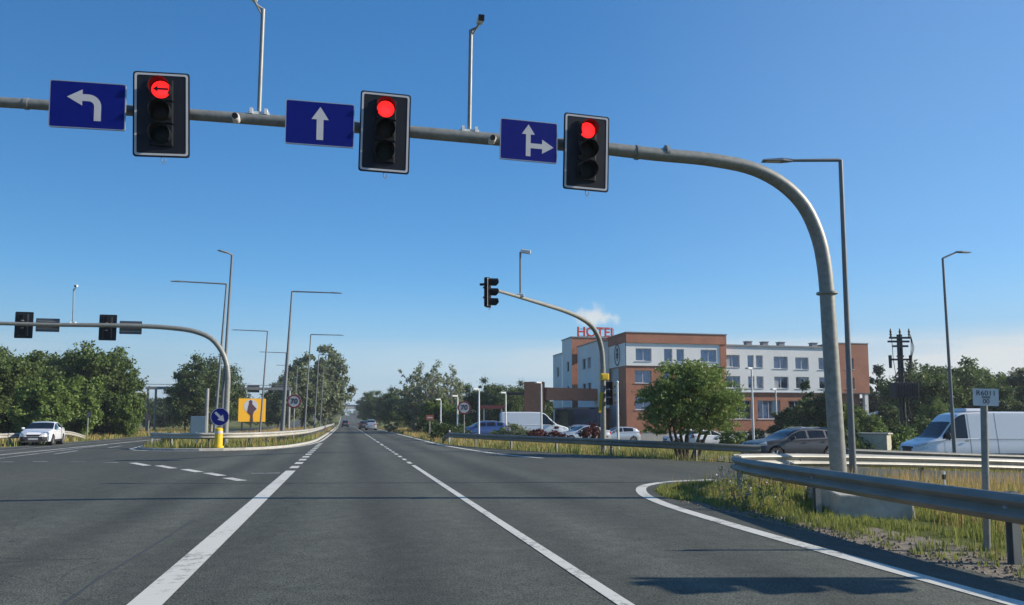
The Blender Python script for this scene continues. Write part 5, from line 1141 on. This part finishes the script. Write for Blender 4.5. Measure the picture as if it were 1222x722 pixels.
# ------------------------------------------------------------------ grass
def blades(name, pts, hmin, hmax, w, m, seed, lean=.35):
    r = np.random.default_rng(seed); P = np.array(pts); n = len(P); h = r.uniform(hmin, hmax, n) ; a = r.uniform(0, 2 * PI, n)
    dx, dy = np.cos(a), np.sin(a); la = r.uniform(0, 2 * PI, n); ln = r.uniform(.05, lean, n) * h; lx, ly = np.cos(la) * ln, np.sin(la) * ln; ww = w * r.uniform(.6, 1.4, n)
    v = np.empty((n, 5, 3))
    for k, (fh, fl_, fw) in enumerate(((0, 0, 1), (0, 0, -1), (.55, .35, -.75), (.55, .35, .75), (1, 1, 0))):
        v[:, k, 0] = P[:, 0] + dx * ww / 2 * fw + lx * fl_; v[:, k, 1] = P[:, 1] + dy * ww / 2 * fw + ly * fl_; v[:, k, 2] = P[:, 2] + h * fh - (.02 if fh == 0 else 0)
    f = []; o = np.arange(n) * 5
    loops = np.stack([o, o + 1, o + 2, o + 3, o + 3, o + 2, o + 4], 1).reshape(-1).astype(np.int32)
    me = bpy.data.meshes.new(name); me.vertices.add(n * 5); me.vertices.foreach_set('co', v.reshape(-1)); me.loops.add(n * 7); me.loops.foreach_set('vertex_index', loops)
    ls = np.stack([np.arange(n) * 7, np.arange(n) * 7 + 4], 1).reshape(-1).astype(np.int32); lt = np.tile([4, 3], n).astype(np.int32)
    me.polygons.add(2 * n); me.polygons.foreach_set('loop_start', ls); me.polygons.foreach_set('loop_total', lt); me.update(); me.validate(); me.materials.append(M[m])
    ob = bpy.data.objects.new(name, me); COL.objects.link(ob); return stuff(ob)
def scatter(n, box, ok, seed, clump=.5, zo=0.0):
    r = np.random.default_rng(seed); out = []
    x0, x1, y0, y1 = box
    X = r.uniform(x0, x1, n); Y = r.uniform(y0, y1, n)
    for x, y in zip(X, Y):
        if noise.noise((x * .9, y * .9, seed)) + .5 * noise.noise((x * 3, y * 3, seed)) < -clump: continue
        if ok(x, y): out.append((x, y, Z(x, y) + zo))
    return out
def rail_x(y): return np.interp(y, [-2, 3, 7.3, 11.2, 14, 15.6], [6.55, 6.75, 6.95, 7.45, 7.9, 8.45])
def on_island(x, y): return x > 6.25 + .25 * noise.noise((y * .8, 3, 1)) + (.5 * (1 - sstep(8.5, 11, y)) if y > 0 else 0) and y < yn(x) - .15
def near_plinth(x, y, e=0):
    q = Matrix.Rotation(R(25), 2) @ Vector((x - off.x + .55, y - off.y + 1.2)); return abs(q.x) < .6 + e and abs(q.y) < 1.68 + e
def clear(x, y): return not near_plinth(x, y, .25) and not (x < 8.4 and 8.6 < y < 12.0) 
def front(x, y): return x < rail_x(y) + .15
blades('green_grass', scatter(90000, (6.1, 14, 2.5, 18.2), lambda x, y: on_island(x, y) and not near_plinth(x, y), 1, .12), .03, .15, .014, 'blade', 1)
blades('tall_green_grass', scatter(14000, (6.8, 15, 3, 18.2), lambda x, y: on_island(x, y) and clear(x, y) and x > rail_x(y) - .1, 2, -.05), .15, .42, .012, 'blade', 2)
blades('dry_grass', scatter(30000, (7.3, 30, 3, 20), lambda x, y: on_island(x, y) and clear(x, y) and x > rail_x(y) + 1.2 and y < yn(x) - .9, 3, .12), .25, .62, .012, 'dry', 3)
blades('dry_grass', scatter(5000, (6.4, 12, 3, 17), lambda x, y: on_island(x, y) and clear(x, y), 13, -.1), .1, .35, .01, 'dry', 13)
blades('verge_grass', scatter(30000, (6.4, 45, 27.5, 62), lambda x, y: y > yf(x) + .25 and not (x > 17 and 30 < y < 38), 4, .3), .08, .36, .035, 'blade', 4)
blades('dry_verge_grass', scatter(15000, (6.4, 45, 27.5, 62), lambda x, y: y > yf(x) + .4 and not (x > 17 and 30 < y < 38), 5, .05), .12, .45, .03, 'dry', 5)
blades('dry_verge_grass', scatter(9000, (6.25, 16, 45, 150), lambda x, y: y > yf(x) + .25, 6, .2), .15, .45, .06, 'dry', 6)
blades('verge_grass', scatter(6000, (6.25, 16, 45, 150), lambda x, y: y > yf(x) + .25, 16, .2), .1, .4, .06, 'blade', 16)
def on_med(x, y): return edge_at(Lp, y) + .1 < x < edge_at(Rp, y) - .1 and y > 41
blades('median_grass', scatter(12000, (-10.6, -2.1, 40.8, 75), on_med, 7, .3, .15), .08, .38, .035, 'blade', 7)
blades('dry_median_grass', scatter(9000, (-10.6, -2.1, 40.8, 130), on_med, 8, .1, .15), .12, .5, .035, 'dry', 8)
blades('verge_grass', scatter(14000, (-34, -18.8, 35, 130), lambda x, y: True, 9, .3), .1, .4, .06, 'blade', 9)
blades('dry_verge_grass', scatter(11000, (-34, -18.8, 35, 130), lambda x, y: True, 10, .1), .15, .5, .055, 'dry', 10)
# loose stones and stray tufts on the gravel edge
r = np.random.default_rng(77); m = MB()
for k in range(1100):
    y = r.uniform(2.5, 13.5); x = 6.05 + abs(r.normal()) * .42; q = r.uniform(.006, .022)
    if x > 7.4: continue
    m.box((x, y, Z(x, y) + .016 + q * .3), (q * 2, q * 1.5, q * 1.2), r.uniform(0, 3), taper=.6)
stuff(m.build('loose_stones', 'gravel'))
blades('stray_tufts', scatter(9000, (6.15, 7.3, 2.5, 13), lambda x, y: noise.noise((x * 4, y * 4, 9)) > .12 and x > 6.2 + .2 * noise.noise((y, 1, 2)), 31, .9), .03, .13, .012, 'blade', 31)
# weeds on the island
r = np.random.default_rng(21); P = []; FL = []; m = MB()
for k in range(18):
    px, py = r.uniform(860, 990), r.uniform(575, 612); c = atZ(px, py, -.02)
    if not on_island(c.x, c.y): continue
    for s in range(4):
        a = r.uniform(0, 6.28); hh = r.uniform(.25, .6); e = Vector((c.x + math.cos(a) * .14, c.y + math.sin(a) * .14, c.z + hh)); m.tube([c, (c + e) / 2 + Vector((0, 0, .04)), e], [.006, .005, .003], 4)
        for q in range(9): f_ = r.uniform(.15, 1); P.append(np.array(c) * (1 - f_) + np.array(e) * f_ + r.normal(size=3) * .035)
        for q in range(3): FL.append(np.array(e) + r.normal(size=3) * .025)
st_ = stuff(m.build('weed_stems', 'bark2')); stuff(leaf_mesh('weed_leaves', np.array(P), .032, 'blade', None, 2.4, seed=2)); stuff(leaf_mesh('weed_flowers', np.array(FL), .028, 'flower', None, 1.0, seed=4))
# ------------------------------------------------------------------ far away
P = []; r = np.random.default_rng(33)
for k in range(520):
    a = R(r.uniform(-50, 62)); D = r.uniform(620, 900); x, y = D * math.sin(a), D * math.cos(a)
    if abs(x - 2) < 14 and y < 760: continue
    hh = r.uniform(9, 17) + 6 * noise.noise((x * .004, y * .004, 1)); d = r.normal(size=(110, 3)); d /= np.linalg.norm(d, axis=1, keepdims=True); d *= r.uniform(.2, 1, (110, 1)) ** .5
    P.append(np.stack([x + d[:, 0] * 9, y + d[:, 1] * 9, Z(x, y) + hh * .5 + d[:, 2] * hh * .55], 1))
stuff(leaf_mesh('distant_forest', np.concatenate(P), 2.6, 'leafA', None, 1.3, seed=9))
t = thing('overpass', 'pale distant bridge crossing above the far road', 'bridge', (2, 430, Z(0, 430)))
zo_ = atY(416, 486.5, 430).z - Z(0, 430)
m = MB(); m.box((0, 0, zo_), (90, 9, 1.1)); m.build('deck', 'kerb', t)
for x in (-10, 10):
    m = MB(); m.box((x, 0, zo_ / 2 - .3), (1.2, 6, zo_ - .6)); m.build('pier', 'concrete', t)
m = MB(); m.box((0, -4.4, zo_ + 1.0), (90, .15, 1.0)); m.build('railing', 'signback', t)

m, nt, b = nmat('summer_air'); nt.nodes.remove(b); pv = nt.nodes.new('ShaderNodeVolumePrincipled'); pv.inputs['Color'].default_value = (.86, .92, 1, 1); pv.inputs['Density'].default_value = HAZE; pv.inputs['Anisotropy'].default_value = .2
nt.links.new(pv.outputs[0], nt.nodes['Material Output'].inputs['Volume'])
mb = MB(); mb.box((0, 400, 11), (2400, 1700, 24)); stuff(mb.build('haze', m))
# ------------------------------------------------------------------ world, sun, camera
w = bpy.data.worlds.new('World'); sc.world = w; w.use_nodes = True; nt = w.node_tree; L = nt.links
SUN_EL = R(26.5); sh = Vector((math.cos(YAW), -math.sin(YAW), 0)); SUN = Vector((sh.x * math.cos(SUN_EL), sh.y * math.cos(SUN_EL), math.sin(SUN_EL)))
bg = nt.nodes['Background']; sky = nt.nodes.new('ShaderNodeTexSky'); sky.sky_type = 'NISHITA'; sky.sun_disc = False
sky.sun_elevation = SUN_EL; sky.sun_rotation = math.atan2(SUN.x, SUN.y); sky.altitude = 150; sky.air_density = 1.0; sky.dust_density = .15; sky.ozone_density = 1.6
SKY_S = .15
tc = nt.nodes.new('ShaderNodeTexCoord'); 
sx = nt.nodes.new('ShaderNodeSeparateXYZ'); L.new(tc.outputs['Generated'], sx.inputs[0])
mp = nt.nodes.new('ShaderNodeMapping'); mp.inputs['Scale'].default_value = (3.2, 3.2, 20); L.new(tc.outputs['Generated'], mp.inputs['Vector'])
nz = nt.nodes.new('ShaderNodeTexNoise'); nz.inputs['Scale'].default_value = 1.5; nz.inputs['Detail'].default_value = 8; nz.inputs['Roughness'].default_value = .58; L.new(mp.outputs[0], nz.inputs['Vector'])
def mr(src, a, b, c=0., d=1., st='SMOOTHSTEP'):
    n = nt.nodes.new('ShaderNodeMapRange'); n.interpolation_type = st
    for k, v in zip(('From Min', 'From Max', 'To Min', 'To Max'), (a, b, c, d)): n.inputs[k].default_value = v
    L.new(src, n.inputs['Value']); return n.outputs[0]
def mul(a, b, op='MULTIPLY'):
    n = nt.nodes.new('ShaderNodeMath'); n.operation = op
    for i, q in enumerate((a, b)):
        if isinstance(q, (int, float)): n.inputs[i].default_value = q
        else: L.new(q, n.inputs[i])
    return n.outputs[0]
band = mul(mr(sx.outputs['Z'], .005, .03), mr(sx.outputs['Z'], .082, .112, 1, 0))
azm = mr(sx.outputs['X'], -.05, .72, .22, 1.0)
c1 = mul(mul(mr(nz.outputs['Fac'], .34, .60, .4, 1), band), azm)
# small lone cloud
cd = ray(712, 379).normalized(); dp = nt.nodes.new('ShaderNodeVectorMath'); dp.operation = 'DISTANCE'
mp2 = nt.nodes.new('ShaderNodeMapping'); mp2.inputs['Scale'].default_value = (1, 1, 1.9); L.new(tc.outputs['Generated'], mp2.inputs['Vector']); L.new(mp2.outputs[0], dp.inputs[0]); dp.inputs[1].default_value = (cd.x, cd.y, cd.z * 1.9)
n3 = nt.nodes.new('ShaderNodeTexNoise'); n3.inputs['Scale'].default_value = 55; n3.inputs['Detail'].default_value = 6; L.new(tc.outputs['Generated'], n3.inputs['Vector'])
dd = mul(dp.outputs['Value'], mul(mr(n3.outputs['Fac'], .3, .7, -.016, .016, 'LINEAR'), 1.0), 'ADD')
c2 = mr(dd, .006, .036, .9, 0)
cm = mul(c1, c2, 'MAXIMUM'); cm = mul(cm, .95)
mx = nt.nodes.new('ShaderNodeMix'); mx.data_type = 'RGBA'; L.new(cm, mx.inputs['Factor']); hs = nt.nodes.new('ShaderNodeHueSaturation'); hs.inputs['Saturation'].default_value = 1.3; L.new(sky.outputs[0], hs.inputs['Color']); gm = nt.nodes.new('ShaderNodeGamma'); gm.inputs['Gamma'].default_value = .8; L.new(hs.outputs[0], gm.inputs[0])
gn = nt.nodes.new('ShaderNodeVectorMath'); gn.operation = 'MULTIPLY'; L.new(gm.outputs[0], gn.inputs[0]); gn.inputs[1].default_value = (.43, .68, .89)
hz_ = nt.nodes.new('ShaderNodeMix'); hz_.data_type = 'RGBA'; L.new(mul(mr(sx.outputs['Z'], .0, .19, .92, 0), mr(sx.outputs['X'], .15, .75, 0, .22), 'ADD'), hz_.inputs['Factor']); L.new(gn.outputs[0], hz_.inputs['A']); hz_.inputs['B'].default_value = (1.6, 2.2, 2.85, 1)
lf = nt.nodes.new('ShaderNodeVectorMath'); lf.operation = 'SCALE'; L.new(hz_.outputs['Result'], lf.inputs[0]); L.new(mr(sx.outputs['X'], -.55, .1, .78, 1.0), lf.inputs['Scale'])
L.new(lf.outputs[0], mx.inputs['A']); mx.inputs['B'].default_value = (2.9, 3.05, 3.1, 1)
L.new(mx.outputs['Result'], bg.inputs['Color']); bg.inputs['Strength'].default_value = SKY_S
sl = bpy.data.lights.new('sun', 'SUN'); sl.energy = 4.0; sl.angle = R(.53); sl.color = (1., .91, .77)
so = bpy.data.objects.new('sun', sl); COL.objects.link(so); so.rotation_euler = (-SUN).to_track_quat('-Z', 'Y').to_euler(); so.location = (40, -10, 40)
cam = bpy.data.cameras.new('camera'); co = bpy.data.objects.new('camera', cam); COL.objects.link(co); sc.camera = co
cam.sensor_width = 36; cam.lens = FPX * 36 / 1222; cam.clip_end = 8000; cam.clip_start = .05
cam.shift_y = (CY - 361) / 1222; co.location = CAM
co.matrix_world = Matrix.Translation(CAM) @ Matrix((RV, UV, -FV)).transposed().to_4x4()
vs_ = sc.view_settings; vs_.view_transform = 'Standard'; vs_.look = 'None'; vs_.exposure = .75; vs_.gamma = 1; vs_.use_curve_mapping = False
